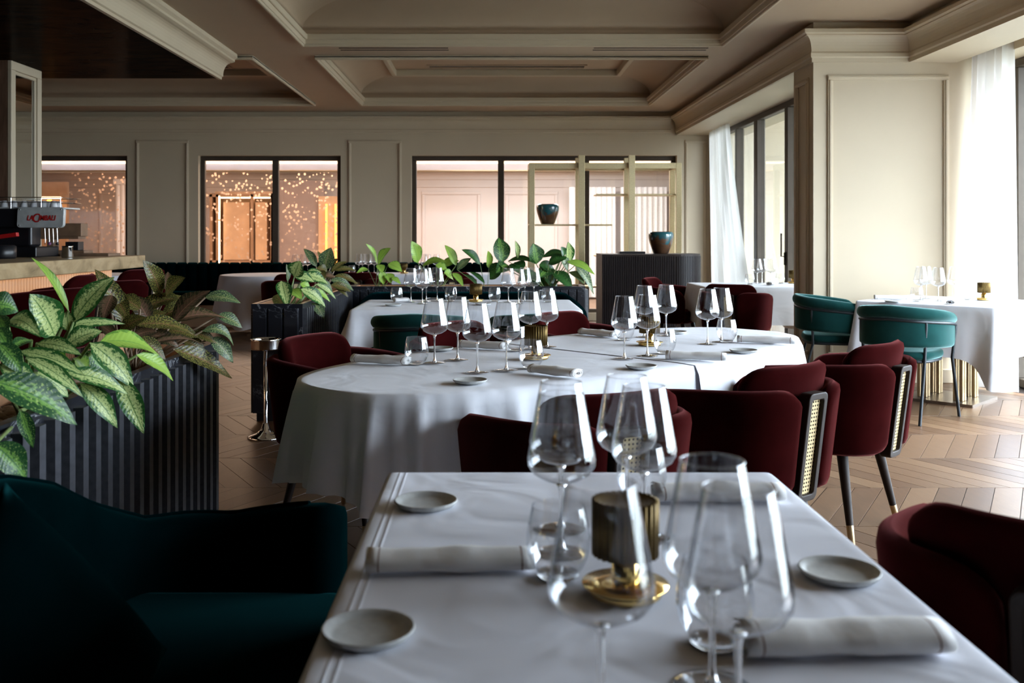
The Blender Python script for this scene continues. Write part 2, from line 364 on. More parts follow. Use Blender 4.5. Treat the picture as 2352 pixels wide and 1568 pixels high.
# ------------------------------------------------------------------ room shell
def mould(mb, prof, p0, p1, ud, m0=0, m1=0, smooth=False):
    p0, p1, ud = Vector((*p0, 0)), Vector((*p1, 0)), Vector((*ud, 0)); d = (p1-p0).normalized(); n = len(prof)
    V = [p0+ud*u+d*(m0*u)+Vector((0, 0, z)) for u, z in prof]+[p1+ud*u-d*(m1*u)+Vector((0, 0, z)) for u, z in prof]
    mb.add(V, [(i, (i+1) % n, n+(i+1) % n, n+i) for i in range(n)]); mb.add(V[:n], [tuple(range(n))]); mb.add(V[n:], [tuple(range(n))[::-1]])
def cove(u0, z0, u1, z1, n=7, kind='v'):      # quarter ellipse: leaves vertically ('v') or horizontally
    out = []
    for k in range(n+1):
        a = pi/2*k/n
        out.append((u0+(u1-u0)*(1-cos(a)), z0+(z1-z0)*sin(a)) if kind == 'v' else (u0+(u1-u0)*sin(a), z0+(z1-z0)*(1-cos(a))))
    return out
ZC, YW = 3.05, 14.0
CORN = [(0, 2.71), (.018, 2.71), (.018, 2.745), (.03, 2.755), (.03, 2.785), (.022, 2.80)]+cove(.022, 2.80, .085, 2.925)+[(.085, 2.935), (.105, 2.945), (.105, 2.975), (0, 2.975)]
def frame_moulding(parent, axis, w_, a0, a1, z0, z1, sgn=-1, wd=.045, name='panel_moulding'):
    """picture-frame moulding proud of a wall; axis 'x' -> wall in plane Y=w_, 'y' -> wall in plane X=w_"""
    mb = MB(); t = .018
    for (q0, q1, zz0, zz1) in ((a0, a1, z1-wd, z1), (a0, a1, z0, z0+wd), (a0, a0+wd, z0+wd, z1-wd), (a1-wd, a1, z0+wd, z1-wd)):
        for (i, e) in ((0, t), (.012, t+.010)):
            hi = q1-q0 > zz1-zz0
            b = (q0, q1, zz0+i, zz1-i) if hi else (q0+i, q1-i, zz0, zz1)
            lo, up = sorted((w_, w_+sgn*e))
            if axis == 'x': mb.box(b[0], b[1], lo, up, b[2], b[3])
            else: mb.box(lo, up, b[0], b[1], b[2], b[3])
    return mb.build(name, M['paint'], parent, bevel=.004, seg=1)
# floor slab + chevron planks
fl = empty('floor', kind='structure')
MB().box(-9, 4.5, -2.2, 14.2, -.06, -.006).build('subfloor', M['dark_wood'], fl)
BW, PW, TN = .63, .139, .58
planks = []
for k in range(-13, 8):
    y0 = 6.004-(k+1)*BW; y1 = y0+BW
    if y1 < 1.2 or y0 > 13.9: continue
    up = (k % 2 == 0); base = 2.553 if up else 2.58
    for i in range(-62, 16):
        xa = base+i*PW; xb = xa+(TN*BW if up else -TN*BW)
        if max(xa, xb) > 4.34 or min(xa, xb) < -6.0: continue
        planks.append((xa, xb, y0, y1, up))
def seen(p):
    xm, ym = (p[0]+p[1])/2, (p[2]+p[3])/2
    px, py = VX+xm*FPX/ym, VY+CZ*FPX/ym
    ok = (px > 1820 and py > 875 and py < 1420 and px < 2500) or (500 < px < 900 and 745 < py < 1330)
    return (2 if ok else 0)+1/ym
planks.sort(key=seen, reverse=True)
g = .0012; meP = {}
for up in (True, False):
    s = TN*BW*(1 if up else -1); mb = MB(); sh = 2*g*s/BW
    mb.v = []; V = [(g, g, -.005), (PW-g, g, -.005), (PW-g+s, BW-g, -.005), (g+s, BW-g, -.005)]
    T = [(x+(.0012 if i in (0, 3) else -.0012), y+(.0012 if i < 2 else -.0012), 0) for i, (x, y, z) in enumerate(V)]
    mb.add(V+T, [(4, 5, 6, 7), (0, 1, 5, 4), (1, 2, 6, 5), (2, 3, 7, 6), (3, 0, 4, 7)]); meP[up] = mb.mesh('plank', M['plank'])
for p in planks[:300]:
    pref(meP[p[4]], fl, 'plank', (p[0], p[2], 0))
mb = MB()
for xa, xb, y0, y1, up in planks[300:]:
    s = xb-xa; mb.add([(xa+g, y0+g, 0), (xa+PW-g, y0+g, 0), (xa+PW-g+s, y1-g, 0), (xa+g+s, y1-g, 0)], [(0, 1, 2, 3)])
mb.build('planks', M['plank_many'], fl, kind='stuff')
# far wall with the three openings
wf = empty('wall_far', kind='structure')
WIN = [(-7.6, -5.30, .55, 2.414), (-4.26, -2.18, .55, 2.414), (-1.145, 2.736, .10, 2.414)]
mb = MB(); xs = [-9]+[q for w_ in WIN for q in w_[:2]]+[4.6]
for i in range(0, 8, 2): mb.box(xs[i], xs[i+1], YW, YW+.25, 0, 3.3)
for x0, x1, z0, z1 in WIN: mb.box(x0, x1, YW, YW+.25, z1, 3.3); mb.box(x0, x1, YW, YW+.25, 0, z0)
mb.build('wall_surface', M['paint'], wf)
for a0, a1 in ((-5.17, -4.40), (-2.07, -1.29), (2.85, 3.17)): frame_moulding(wf, 'x', YW, a0, a1, .35, 2.64)
c = MB(); mould(c, CORN, (2.64, YW), (-9, YW), (0, -1)); c.build('cornice', M['paint'], wf)
MUL = [[], [-3.155], [.165, 1.42]]
for i, (x0, x1, z0, z1) in enumerate(WIN):
    wn = empty('window_%d' % (i+1), kind='structure'); mb = MB(); y0, y1 = YW+.10, YW+.17; k = .065
    for b in ((x0, x1, z1-k, z1), (x0, x1, z0, z0+k), (x0, x0+k, z0+k, z1-k), (x1-k, x1, z0+k, z1-k)): mb.box(b[0], b[1], y0, y1, b[2], b[3])
    mb.build('window_frame', M['bronze'], wn, bevel=.006, seg=1)
    ed = [x0+k]+[q for m_ in MUL[i] for q in (m_-.045, m_+.045)]+[x1-k]
    for m_ in MUL[i]: MB().box(m_-.045, m_+.045, y0-.01, y1, z0+k, z1-k).build('mullion', M['bronze'], wn, bevel=.006, seg=1)
    for j in range(0, len(ed), 2): MB().box(ed[j], ed[j+1], YW+.135, YW+.1352, z0+k, z1-k).build('pane', M['pane_in'], wn)
# ceiling: beam undersides at ZC around three coffers
ce = empty('ceiling', kind='structure')
COF = [(-1.755, 2.19, 3.2, 8.96), (-1.755, 2.19, 9.61, 13.07), (-7.4, -2.38, 9.61, 13.07)]
mb = MB()
def slab(x0, x1, y0, y1, z0=ZC, z1=3.75): mb.box(x0, x1, y0, y1, z0, z1)
slab(-9, 4.6, 13.07, 14.2); slab(-9, -1.755, 8.96, 9.61); slab(-1.755, 4.6, 8.96, 9.61)
slab(-2.38, -1.755, 9.61, 13.07); slab(2.19, 4.6, 9.61, 13.07); slab(-9, -7.4, 9.61, 13.07)
slab(-9, -1.755, -2.2, 8.96); slab(2.19, 4.6, -2.2, 8.96); slab(-1.755, 2.19, -2.2, 3.2)
mb.build('beam', M['ceil'], ce)
LIP = [(0, ZC), (0, ZC+.075), (-.001, ZC+.075)]
for x0, x1, y0, y1 in COF:
    def ring(u, z): return [(x0+u, y0+u, z), (x1-u, y0+u, z), (x1-u, y1-u, z), (x0+u, y1-u, z)]
    lp = MB()      # stepped lip moulding round the opening
    for (u0, u1, z0, z1) in ((0, .035, ZC-.022, ZC+.055), (0, .055, ZC+.02, ZC+.075), (0, .022, ZC-.04, ZC)):
        A = ring(-.005, z0)+ring(u1, z0)+ring(u1, z1)+ring(-.005, z1)
        lp.add(A, [(4*r+i, 4*r+(i+1) % 4, 4*((r+1) % 4)+(i+1) % 4, 4*((r+1) % 4)+i) for r in range(4) for i in range(4)])
    lp.build('coffer_lip', M['paint'], ce, bevel=.006, seg=1)
    cv = MB(); prof = [(.004, ZC+.075), (.004, ZC+.13)]+cove(.004, ZC+.13, .5, 3.36, 8)
    P = [ring(u, z) for u, z in prof]
    for s in range(4):
        cv.grid([[p[s], p[(s+1) % 4]] for p in P])
    cv.build('coffer_cove', M['ceil'], ce)
    tr = MB(); A = ring(.47, 3.335)+ring(.53, 3.335)+ring(.53, 3.42)+ring(.47, 3.42)
    tr.add(A, [(4*r+i, 4*r+(i+1) % 4, 4*((r+1) % 4)+(i+1) % 4, 4*((r+1) % 4)+i) for r in range(4) for i in range(4)])
    tr.build('coffer_trim', M['paint'], ce, bevel=.01, seg=2)
    MB().box(x0+.4, x1-.4, y0+.4, y1-.4, 3.42, 3.45).build('coffer_panel', M['ceil'], ce)
    vx0, vx1, vy = x0+.95, x1-.95, y1-.72
    for q in (0, -.62):
        v = MB(); v.box(vx0, vx1, vy+q, vy+q+.03, 3.405, 3.42); v.box(vx0, vx1, vy+q-.17, vy+q-.14, 3.405, 3.42); v.box(vx0, vx0+.03, vy+q-.14, vy+q, 3.405, 3.42); v.box(vx1-.03, vx1, vy+q-.14, vy+q, 3.405, 3.42)
        v.build('vent_frame', M['ceil'], ce); MB().box(vx0+.03, vx1-.03, vy+q-.14, vy+q, 3.4185, 3.4195).build('vent_slot', M['black'], ce)
for x0, x1 in ((-1.45, -.40), (1.0, 2.1)):     # slot diffusers in the cross beam
    for yy in (9.20, 9.30): MB().box(x0, x1, yy, yy+.022, ZC-.004, ZC).build('vent_slot', M['dark_wood'], ce)
# dropped bar canopy with walnut underside
cn = empty('ceiling_canopy', kind='structure')
XB, YB, ZB = -2.70, 9.54, 2.81
MB().box(-8.8, XB, -2.1, YB, ZB+.02, ZC).build('canopy_body', M['paint'], cn)
for i in range(9):
    MB().box(-8.8, XB-.012, -2.1+i*1.2932+.002, -2.1+(i+1)*1.2932-.002, ZB, ZB+.02).build('wood_panel', M['canopy'], cn)
c = MB(); mould(c, [(0, ZB-.012), (.03, ZB-.012), (.03, ZB+.012), (.045, ZB+.02), (.045, ZB+.035)]+cove(.045, ZB+.035, .135, ZB+.155)+[(.16, ZB+.165), (.16, ZB+.185), (.185, ZB+.205), (.185, ZB+.24), (0, ZB+.24)], (XB, -2.1), (XB, YB), (1, 0)); c.build('cornice', M['paint'], cn)
# right wall: pier, two window bays with soffits
wr = empty('wall_right', kind='structure')
mb = MB(); mb.box(2.736, 4.6, 8.1, 8.62, 0, ZC); mb.build('pier', M['paint'], wr)
mb = MB(); mb.box(2.73, 3.75, 8.62, YW, 2.71, ZC); mb.box(3.56, 3.95, -2.2, 8.1, 2.71, ZC); mb.box(4.12, 4.75, -2.2, 8.1, 2.71, ZC); mb.box(3.95, 4.12, -2.2, 8.1, 2.78, ZC); mb.build('soffit', M['paint'], wr)
mb = MB(); mb.box(4.30, 4.6, -2.2, .8, 0, 2.71); mb.box(3.22, 3.5, 13.75, YW, 0, 2.71); mb.build('wall_surface', M['paint'], wr)
c = MB(); mould(c, CORN, (2.736, YW), (2.736, 8.1), (-1, 0), 1, -1); mould(c, CORN, (2.736, 8.1), (3.56, 8.1), (0, -1), -1, 1); mould(c, CORN, (3.56, 8.1), (3.56, -2.2), (-1, 0), 1, 0); c.build('cornice', M['paint'], wr)
frame_moulding(wr, 'x', 8.1, 2.853, 3.877, .22, 2.605); frame_moulding(wr, 'y', 2.736, 8.2, 8.52, .22, 2.6)
mb = MB(); mb.box(2.72, 4.3, 8.08, 8.1, 0, .12); mb.box(2.716, 2.736, 8.1, 8.62, 0, .12); mb.build('baseboard_right', M['paint'], kind='structure', bevel=.006, seg=1)
mb = MB(); mb.box(-9, 3.2, YW-.02, YW, 0, .12); mb.build('baseboard_far', M['paint'], kind='structure', bevel=.006, seg=1)
def bay_window(n, X, y0, y1, mull, handle=None):
    wn = empty('window_%d' % n, kind='structure'); mb = MB(); k = .07; z1 = 2.71
    for b in ((y0, y1, z1-k, z1), (y0, y1, 0, .07), (y0, y0+k, .07, z1-k), (y1-k, y1, .07, z1-k)): mb.box(X, X+.09, b[0], b[1], b[2], b[3])
    mb.build('window_frame', M['bronze'], wn, bevel=.006, seg=1); ed = [y0+k]
    for q, wd in mull:
        MB().box(X-.01, X+.09, q-wd/2, q+wd/2, .07, z1-k).build('mullion', M['bronze'], wn, bevel=.006, seg=1); ed += [q-wd/2, q+wd/2]
    ed.append(y1-k)
    for j in range(0, len(ed), 2):
        MB().box(X+.045, X+.0452, ed[j], ed[j+1], .07, z1-k).build('pane', M['pane'], wn)
    if handle:
        h = MB(); h.tube([(X-.01, handle, 1.02), (X-.06, handle, 1.02), (X-.06, handle, 1.27)], .009); h.tube([(X+.0, handle, .93), (X-.02, handle, .93), (X-.02, handle, 1.06), (X, handle, 1.06)], .012); h.build('handle', M['dark_wood'], wn)
bay_window(4, 3.23, 8.62, 13.75, [(9.35, .08), (10.42, .10), (11.62, .14), (12.55, .08)], 10.42)
bay_window(5, 4.36, .8, 7.98, [(2.2, .1), (3.7, .1), (5.2, .1), (6.6, .1)])
# walls out of the frame that close the room
MB().box(-9.25, -9, -2.4, 14.2, 0, 3.3).build('wall_left', M['dark_wood'], kind='structure')
MB().box(-9.25, 4.6, -2.4, -2.15, 0, 3.3).build('wall_behind', M['dark_wood'], kind='structure')
# outside: terrace and pale boarded garden wall
MB().box(3.33, 30, -15, 40, -.2, -.03).build('ground_terrace', simple('pale_terrace', (.16, .16, .14), .8), kind='structure')
gw = empty('garden_wall', (0, 0, 0), label='pale green boarded garden wall outside the far bay window', cat='wall')
gm = simple('pale_green_boards', (.44, .60, .45), .75, nscale=3, var=.06)
for i in range(7): MB().box(3.4, 9, 16.2, 16.25, -.03+i*.515+.004, -.03+(i+1)*.515-.004).build('board', gm, gw, bevel=.006, seg=1)
MB().box(3.4, 9, 16.25, 16.3, -.03, 3.58).build('wall_core', gm, gw)
MB().box(3.78, 9.2, 9.4, 16.6, 3.42, 3.6).build('ceiling_shade_roof', simple('pale_shade_roof', (.6, .6, .55), .8), kind='structure')  # unseen roof, added to shade the garden wall and dim the far bay
# lounge beyond the far windows
ML = simple('lounge_paint', (.62, .56, .52), .6, nscale=2, var=.02)
MB().box(-9, 5, 14.25, 19.2, -.05, 0).build('floor_beyond', M['box_wood'], kind='structure')
wb = empty('wall_beyond', kind='structure')
MB().box(-9.2, 5, 19, 19.2, 0, 3.0).build('wall_surface', ML, wb); MB().box(4.8, 5, 14.25, 19, 0, 3).build('wall_surface', ML, wb); MB().box(-9.2, -9, 14.25, 19, 0, 3).build('wall_surface', ML, wb)
for a0, a1 in ((-7.75, -6.1), (-5.6, -4.9), (-1.35, -.18), (.3, 1.35), (1.7, 2.6), (2.9, 3.6)):
    o = frame_moulding(wb, 'x', 19, a0, a1, .3, 2.12, wd=.07); o.data.materials[0] = ML
c = MB(); mould(c, [(0, 2.20), (.03, 2.20), (.03, 2.34), (.05, 2.36)]+cove(.05, 2.36, .16, 2.46)+[(.18, 2.48), (.18, 2.50), (0, 2.5)], (5, 19), (-9, 19), (0, -1)); c.build('cornice', ML, wb)
MB().box(-9, 5, 18.55, 18.81, 2.495, 2.51).build('cornice_rail', M['brass'], wb)
cb = empty('ceiling_beyond', kind='structure')
MB().box(-9, 5, 14.25, 18.3, 2.78, 2.9).build('ceiling_panel', ML, cb); MB().box(-9, 5, 18.3, 19, 2.95, 3.0).build('cove_top', ML, cb)
MB().box(-9, 5, 18.55, 18.6, 2.51, 2.62).build('cove_upstand', ML, cb)
MB().box(-9, 5, 18.62, 18.90, 2.66, 2.68).build('light_strip', emis('warm_strip', (1, .72, .42), 4), cb)
# ------------------------------------------------------------------ tables and cloths
def cloth_mesh(out, ztop, drop, fold, flare=.05, rows=9, cen=None):
    """draped cloth: out = plan outline CCW; drop(i), fold(i, t) -> outward offset"""
    P = np.array(out); n = len(P); c = np.mean(P, axis=0) if cen is None else np.array(cen)
    T = np.roll(P, -1, 0)-np.roll(P, 1, 0); T /= np.linalg.norm(T, axis=1)[:, None]; N = np.stack([T[:, 1], -T[:, 0]], 1)
    R = []
    for k in (.001, .3, .6, .85, .95, .985): R.append([(c[0]+(p[0]-c[0])*k, c[1]+(p[1]-c[1])*k, ztop) for p in P])
    R.append([(p[0], p[1], ztop-.002) for p in P]); R.append([(p[0]+q[0]*.005, p[1]+q[1]*.005, ztop-.009) for p, q in zip(P, N)])
    for r in range(1, rows+1):
        t = r/rows; row = []
        for i in range(n):
            o = .006+flare*t+fold(i, t); row.append((P[i][0]+N[i][0]*o, P[i][1]+N[i][1]*o, ztop-.01-t*drop(i)))
        R.append(row)
    mb = MB(); V = [p for r in R for p in r]; F = []
    for i in range(len(R)-1):
        for j in range(n): F.append((i*n+j, (i+1)*n+j, (i+1)*n+(j+1) % n, i*n+(j+1) % n))
    mb.add(V, F, True); return mb
def rect_outline(hx, hy, m=26, r=.02):
    out = []
    for (ax, ay), (bx, by) in zip(((-hx, -hy), (hx, -hy), (hx, hy), (-hx, hy)), ((hx, -hy), (hx, hy), (-hx, hy), (-hx, -hy))):
        L = sqrt((bx-ax)**2+(by-ay)**2)
        for k in range(m):
            t = k/m; t = .5-.5*cos(pi*t)*(.85)-.075*(1-2*t) if 0 < k else 0
            out.append((ax+(bx-ax)*t, ay+(by-ay)*t))
    a = np.array(out); b = a.copy()                       # soften corners
    for _ in range(2): b = .25*np.roll(b, 1, 0)+.5*b+.25*np.roll(b, -1, 0)
    return [tuple(p) for p in b]
def pedestal_table(name, loc, rz, label, hx, hy, round_=False, group=None):
    t = empty(name, loc, rz, label, 'table', group)
    mb = MB()
    if round_: mb.lathe([(0, .715), (hx-.015, .715), (hx-.01, .745), (0, .745)], 48)
    else: mb.prism(rrect(-hx+.012, hx-.012, -hy+.012, hy-.012, .03), .715, .745)
    mb.build('tabletop', M['dark_wood'], t)
    MB().prism(rrect(-.27, .27, -.27, .27, .01), 0, .022).build('base_plate', M['steel_brown'], t, bevel=.004)
    for sx in (-1, 1):
        for sy in (-1, 1):
            m2 = MB()
            for dx, dy in ((0, 0), (.045, 0), (0, .045), (.045, .045)): m2.box(sx*.13+dx-.036, sx*.13+dx-.009, sy*.13+dy-.036, sy*.13+dy-.009, .022, .715)
            m2.build('column', M['brass'], t, bevel=.003, seg=1)
    return t
M['steel_brown'] = simple('bronze_steel_plate', (.22, .17, .13), .3, metal=.8, var=.1)
def rect_cloth(name, loc, rz, hx, hy, drop, label, group=None, seed=0, corner=.35, amp=.012, mat='cloth', z=.752):
    out = rect_outline(hx, hy); A = np.array(out); rr = random.Random(seed); ph = [rr.uniform(0, 6.28) for _ in range(4)]
    cd = [min(sqrt((p[0]-sx*hx)**2+(p[1]-sy*hy)**2) for sx in (-1, 1) for sy in (-1, 1)) for p in A]
    s = np.concatenate([[0], np.cumsum(np.linalg.norm(np.diff(A, axis=0), axis=1))])
    def dr(i): return drop*(1+corner*math.exp(-(cd[i]/.12)**2))
    def fo(i, t): return t**1.3*(amp*(sin(9*s[i]+ph[0])+.6*sin(17*s[i]+ph[1]))+.085*math.exp(-(cd[i]/.05)**2)-.03*math.exp(-((cd[i]-.13)/.05)**2))
    o = cloth_mesh(out, z, dr, fo, .035).build(name, M[mat], None, label, 'tablecloth', group)
    o.location = loc; o.rotation_euler = (0, 0, rz); return o
# T1 nearest rectangular table
T1 = (.19, 1.43); 
t = empty('dining_table', (T1[0], T1[1], 0), 0, 'rectangular table under the nearest white cloth, beside the teal sofa', 'table')
MB().prism(rrect(-.39, .39, -.585, .585, .02), .715, .745).build('tabletop', M['dark_wood'], t)
for sx in (-1, 1):
    for sy in (-1, 1): MB().tube([(sx*.33, sy*.5, .715), (sx*.35, sy*.53, 0)], [.028, .018], 12).build('leg', M['dark_wood'], t)
rect_cloth('tablecloth', (T1[0], T1[1], 0), 0, .402, .597, .30, 'white cloth with pressed creases on the nearest rectangular table', seed=1, mat='cloth_near', z=.75)
# T2 large oval table, axis 45 deg
TC, TA, TB, TN2, RZ = Vector((.42, 4.1, 0)), 1.37, .55, 2.6, radians(45)
U2, V2 = Vector((cos(RZ), sin(RZ), 0)), Vector((sin(RZ), -cos(RZ), 0))
def T2(u, v, z=0): return TC+U2*u+V2*v+Vector((0, 0, z))
t = empty('oval_dining_table', tuple(TC), RZ, 'large oval table in mid room, under two overlapping white cloths', 'table')
def sel(a, b, n, ph):
    c_, s_ = cos(ph), sin(ph); return (a*math.copysign(abs(c_)**(2/n), c_), b*math.copysign(abs(s_)**(2/n), s_))
MB().prism([sel(TA-.015, TB-.015, TN2, 2*pi*i/96) for i in range(96)], .715, .745).build('tabletop', M['dark_wood'], t)
for su in (-.8, 0, .8):
    MB().prism(rrect(su-.2, su+.2, -.2, .2, .01), 0, .022).build('base_plate', M['steel_brown'], t)
    MB().box(su-.06, su+.06, -.06, .06, .022, .715).build('column', M['brass'], t, bevel=.004)
def half_cloth(name, right, ztop, label, grow, dropf, foldf, mat):
    N_ = 110; rows = 12; P = []
    ph0 = math.acos(min(1, abs(.03/TA)**(TN2/2)))
    for i in range(N_+1):
        ph = -ph0+(2*ph0)*i/N_ if False else None
    # strip parametrisation: u from seam to tip, across in v
    us = [(-.03+(TA+grow)*sin(pi/2*k/70)) if right else (.06-(TA+.06+grow)*sin(pi/2*k/70)) for k in range(71)]
    G = []
    for u in us:
        uu = max(-TA-grow, min(TA+grow, u)); vv = (TB+grow)*max(0, 1-(abs(uu)/(TA+grow))**TN2)**(1/TN2); row = []
        side = []
        for sg in (-1, 1):
            # outward normal of superellipse
            nu = math.copysign(max(abs(uu)/(TA+grow), 1e-6)**(TN2-1)/(TA+grow), uu); nv = sg*max(vv/(TB+grow), 1e-6)**(TN2-1)/(TB+grow); l = sqrt(nu*nu+nv*nv); nu /= l; nv /= l
            col = []
            for r in range(rows+1):
                tt = r/rows; o = foldf(uu, sg, tt) if r else .0
                zz = ztop-(.004 if r == 0 else .008+tt*dropf(uu, sg)); col.append((uu+nu*o, sg*vv+nv*o, zz))
            side.append(col)
        row = side[0][::-1]+[(uu, -vv+2*vv*q/14, ztop) for q in range(1, 14)]+side[1]
        G.append([tuple(TC+U2*p[0]+V2*p[1]+Vector((0, 0, p[2]))) for p in row])
    mb = MB(); mb.grid(G); return mb.build(name, M[mat], None, label, 'tablecloth', fix=True)
def arc(u, sg): # rough arc coordinate
    a = math.atan2(sg*max(0, 1-min(1, abs(u)/TA)**2)**.5*TB*2.2, u); return a
def fold_l(u, sg, t):
    a = arc(u, sg)*1.0; k = .25+.75*max(0, min(1, (-u-.1)/.5))
    rdg = lambda x: (1-abs(sin(x/2)))**1.6
    return .006+.012*t+k*t**.75*(.070*rdg(34*a+.6+.7*sin(5*a))+.030*rdg(71*a+1.0))
def drop_l(u, sg): a = arc(u, sg); return .31+.17*math.exp(-((a-2.62)/.26)**2)+.07*math.exp(-((a+2.7)/.25)**2)
def fold_r(u, sg, t): a = arc(u, sg); return .012+.05*t+t**1.2*(.016*sin(12*a+1)+.010*sin(27*a)+.006)
def drop_r(u, sg): return .37
half_cloth('tablecloth', False, .751, 'white cloth with deep folds over the left end of the oval table', 0, drop_l, fold_l, 'cloth')
half_cloth('tablecloth', True, .7535, 'white cloth overlapping the first, over the right half of the oval table', .004, drop_r, fold_r, 'cloth')
# T3 table in front of the planter
T3 = (-.16, 6.9)
pedestal_table('dining_table', (T3[0], T3[1], 0), 0, 'white-clothed rectangular table between the green tub chairs and the teal bench', .76, .49)
rect_cloth('tablecloth', (T3[0], T3[1], 0), 0, .775, .505, .22, 'white cloth on the table in front of the long planter', seed=3, amp=.016)
# T7 square table by the pier, T6 in the bay
T7 = (3.49, 7.30)
pedestal_table('dining_table', (T7[0], T7[1], 0), radians(45), 'square table on brass columns by the bright panelled pier', .48, .48)
rect_cloth('tablecloth', (T7[0], T7[1], 0), radians(45), .495, .495, .36, 'white cloth with hanging corners on the square table by the pier', seed=5, corner=.55, amp=.008)
T6 = (2.62, 9.66)
pedestal_table('dining_table', (T6[0], T6[1], 0), 0, 'table in the far window bay with brass legs showing', .53, .40)
rect_cloth('tablecloth', (T6[0], T6[1], 0), 0, .545, .415, .36, 'white cloth on the table in the far window bay', seed=6, amp=.005)
# far tables by the banquette
def round_cloth(x, y, r, label, seed, drop=.55):
    rr = random.Random(seed); n = 120; p1, p2 = rr.uniform(0, 6), rr.uniform(0, 6)
    o = cloth_mesh([(r*cos(2*pi*i/n), r*sin(2*pi*i/n)) for i in range(n)], .752, lambda i: drop*(1+.16*cos(8*pi*i/n+p1)), lambda i, t: t**1.1*(.032*sin(2*pi*i/n*13+p1)+.02*sin(2*pi*i/n*7+p2)), .07).build('tablecloth', M['cloth'], None, label, 'tablecloth')
    o.location = (x, y, 0)
pedestal_table('round_table', (-2.75, 12.15, 0), 0, 'round table with long cloth before the channelled banquette', .64, .64, True)
round_cloth(-2.75, 12.15, .65, 'long white cloth on the round table before the banquette', 4)
pedestal_table('round_table', (-4.95, 12.2, 0), 0, 'round table mostly hidden beyond the end of the bar', .56, .56, True)
round_cloth(-4.95, 12.2, .57, 'white cloth on the round table beyond the end of the bar', 9)
for x, hx, lb in ((-1.40, .50, 'behind the lime-green plant'), (-.22, .46, 'behind the tall slender-stemmed plants')):
    pedestal_table('dining_table', (x, 12.45, 0), 0, 'far table %s, at the banquette' % lb, hx, .36)
    rect_cloth('tablecloth', (x, 12.45, 0), 0, hx+.012, .372, .30, 'white cloth on the far table %s' % lb, seed=int(x*10)+30, amp=.012)

# ------------------------------------------------------------------ burgundy chairs
def make_red_chair(name, label, lift=0, cat='chair'):
    t = empty(name, (0, 0, 0), 0, label, cat)
    zb, zt = .355+lift, .735+lift
    for sx in (1, -1):
        pts = [(sx*.262, .235), (sx*.268, .08), (sx*.255, -.08), (sx*.215, -.19), (sx*.145, -.245), (sx*.058, -.262)]
        mb = MB(); pad(mb, pts, lambda s: zb, lambda s: zt-.05*(1-s)**2, .058, R=.095, Rb=.075, ns=30, nz=14, lean=lambda s, z, k=sx: -k*(z-zb)*(.06+.07*s))
        mb.build('side_wing', M['red'], t, fix=True, merge=1e-5)
    mb = MB(); pts = [(-.205, -.13), (-.12, -.185), (0, -.205), (.12, -.185), (.205, -.13)]
    pad(mb, pts, lambda s: .45+lift, lambda s: .805+lift, .062, R=.10, Rb=.03, ns=26, nz=14, lean=lambda s, z: (z-.45-lift)*.17)
    mb.build('backrest', M['red'], t, fix=True, merge=1e-5)
    seat = [(.225*math.copysign(abs(cos(a))**.55, cos(a)), .02+.225*math.copysign(abs(sin(a))**.55, sin(a))) for a in [2*pi*i/40 for i in range(40)]]
    cushion_pad(MB(), seat, .40+lift, .475+lift, .03).build('seat', M['red'], t)
    cushion_pad(MB(), [(x*1.02, y*1.0) for x, y in seat], .352+lift, .405+lift, .02).build('seat_base', M['red'], t)
    # cane-filled wooden frame between the wings at the back
    fr = MB(); z0, z1 = .335+lift, .715+lift; q0, q1 = .046, .028
    O = rrect(-.056, .056, z0, z1, .022); I = rrect(-.034, .034, z0+.024, z1-.024, .010)
    def pl(p, off): return (p[0], -.243-off-(p[1]-z0)*.13, p[1])
    n = len(O); A = [pl(p, .0) for p in O]+[pl(p, .0) for p in I]+[pl(p, .045) for p in I]+[pl(p, .045) for p in O]
    fr.add(A, [(r*n+i, r*n+(i+1) % n, ((r+1) % 4)*n+(i+1) % n, ((r+1) % 4)*n+i) for r in range(4) for i in range(n)])
    f = fr.build('cane_frame', M['dark_wood'], t, bevel=.004, fix=True)
    cp = MB(); cp.add([pl((-.034, z0+.022), .03), pl((.034, z0+.022), .03), pl((.034, z1-.022), .03), pl((-.034, z1-.022), .03)], [(0, 1, 2, 3)]); cp.build('cane_panel', M['cane'], f)
    for sx in (-1, 1):
        for sy in (-1, 1):
            a = Vector((sx*.165, .02+sy*.155, .36+lift)); b = Vector((sx*.225, .02+sy*.225, 0)); q = b+(a-b)*(.075/(.36+lift))
            l = MB().tube([a, q], [.023, .0145], 14).build('leg', M['dark_wood'], t)
            MB().tube([q, b+(a-b)*.012, b], [.0148, .0128, .0105], 14).build('leg_tip', M['brass'], l)
    return t
rc = make_red_chair('dining_chair', 'burgundy velvet chair drawn to the left end of the oval table, beside the chrome stand')
def place(proto, pos, face, label, group=None, first=[True]):
    if first[0] and proto is rc: o = proto; first[0] = False
    else: o = copy_tree(proto)
    o.location = (pos[0], pos[1], 0); o.rotation_euler = (0, 0, math.atan2(face[1], face[0])-pi/2)
    o['label'] = label
    if group: o['group'] = group
    return o
G2 = 'burgundy chairs round the oval table'
n_in, n_out = tuple(-V2), tuple(V2)
def chair_at(u, v, side, label, tw=0, g=G2):
    f = Vector(n_in if side > 0 else n_out); f.rotate(Matrix.Rotation(radians(tw), 3, 'Z')); p = T2(u, v)
    return place(rc, p, f, label, g)
chair_at(-.675, -.775, -1, 'burgundy velvet chair by the left end of the oval table, beside the chrome stand', 17)
chair_at(.14, -.80, -1, 'burgundy chair half hidden behind the four tall glasses on the oval table')
chair_at(1.00, -.82, -1, 'burgundy chair beyond the oval table, in front of the tall dark cabinet')
chair_at(-.92, .70, 1, 'burgundy chair partly hidden behind the glasses of the nearest table', -21)
chair_at(-.07, .76, 1, 'burgundy chair with cane back panel seen squarely, at the middle of the oval table', -6)
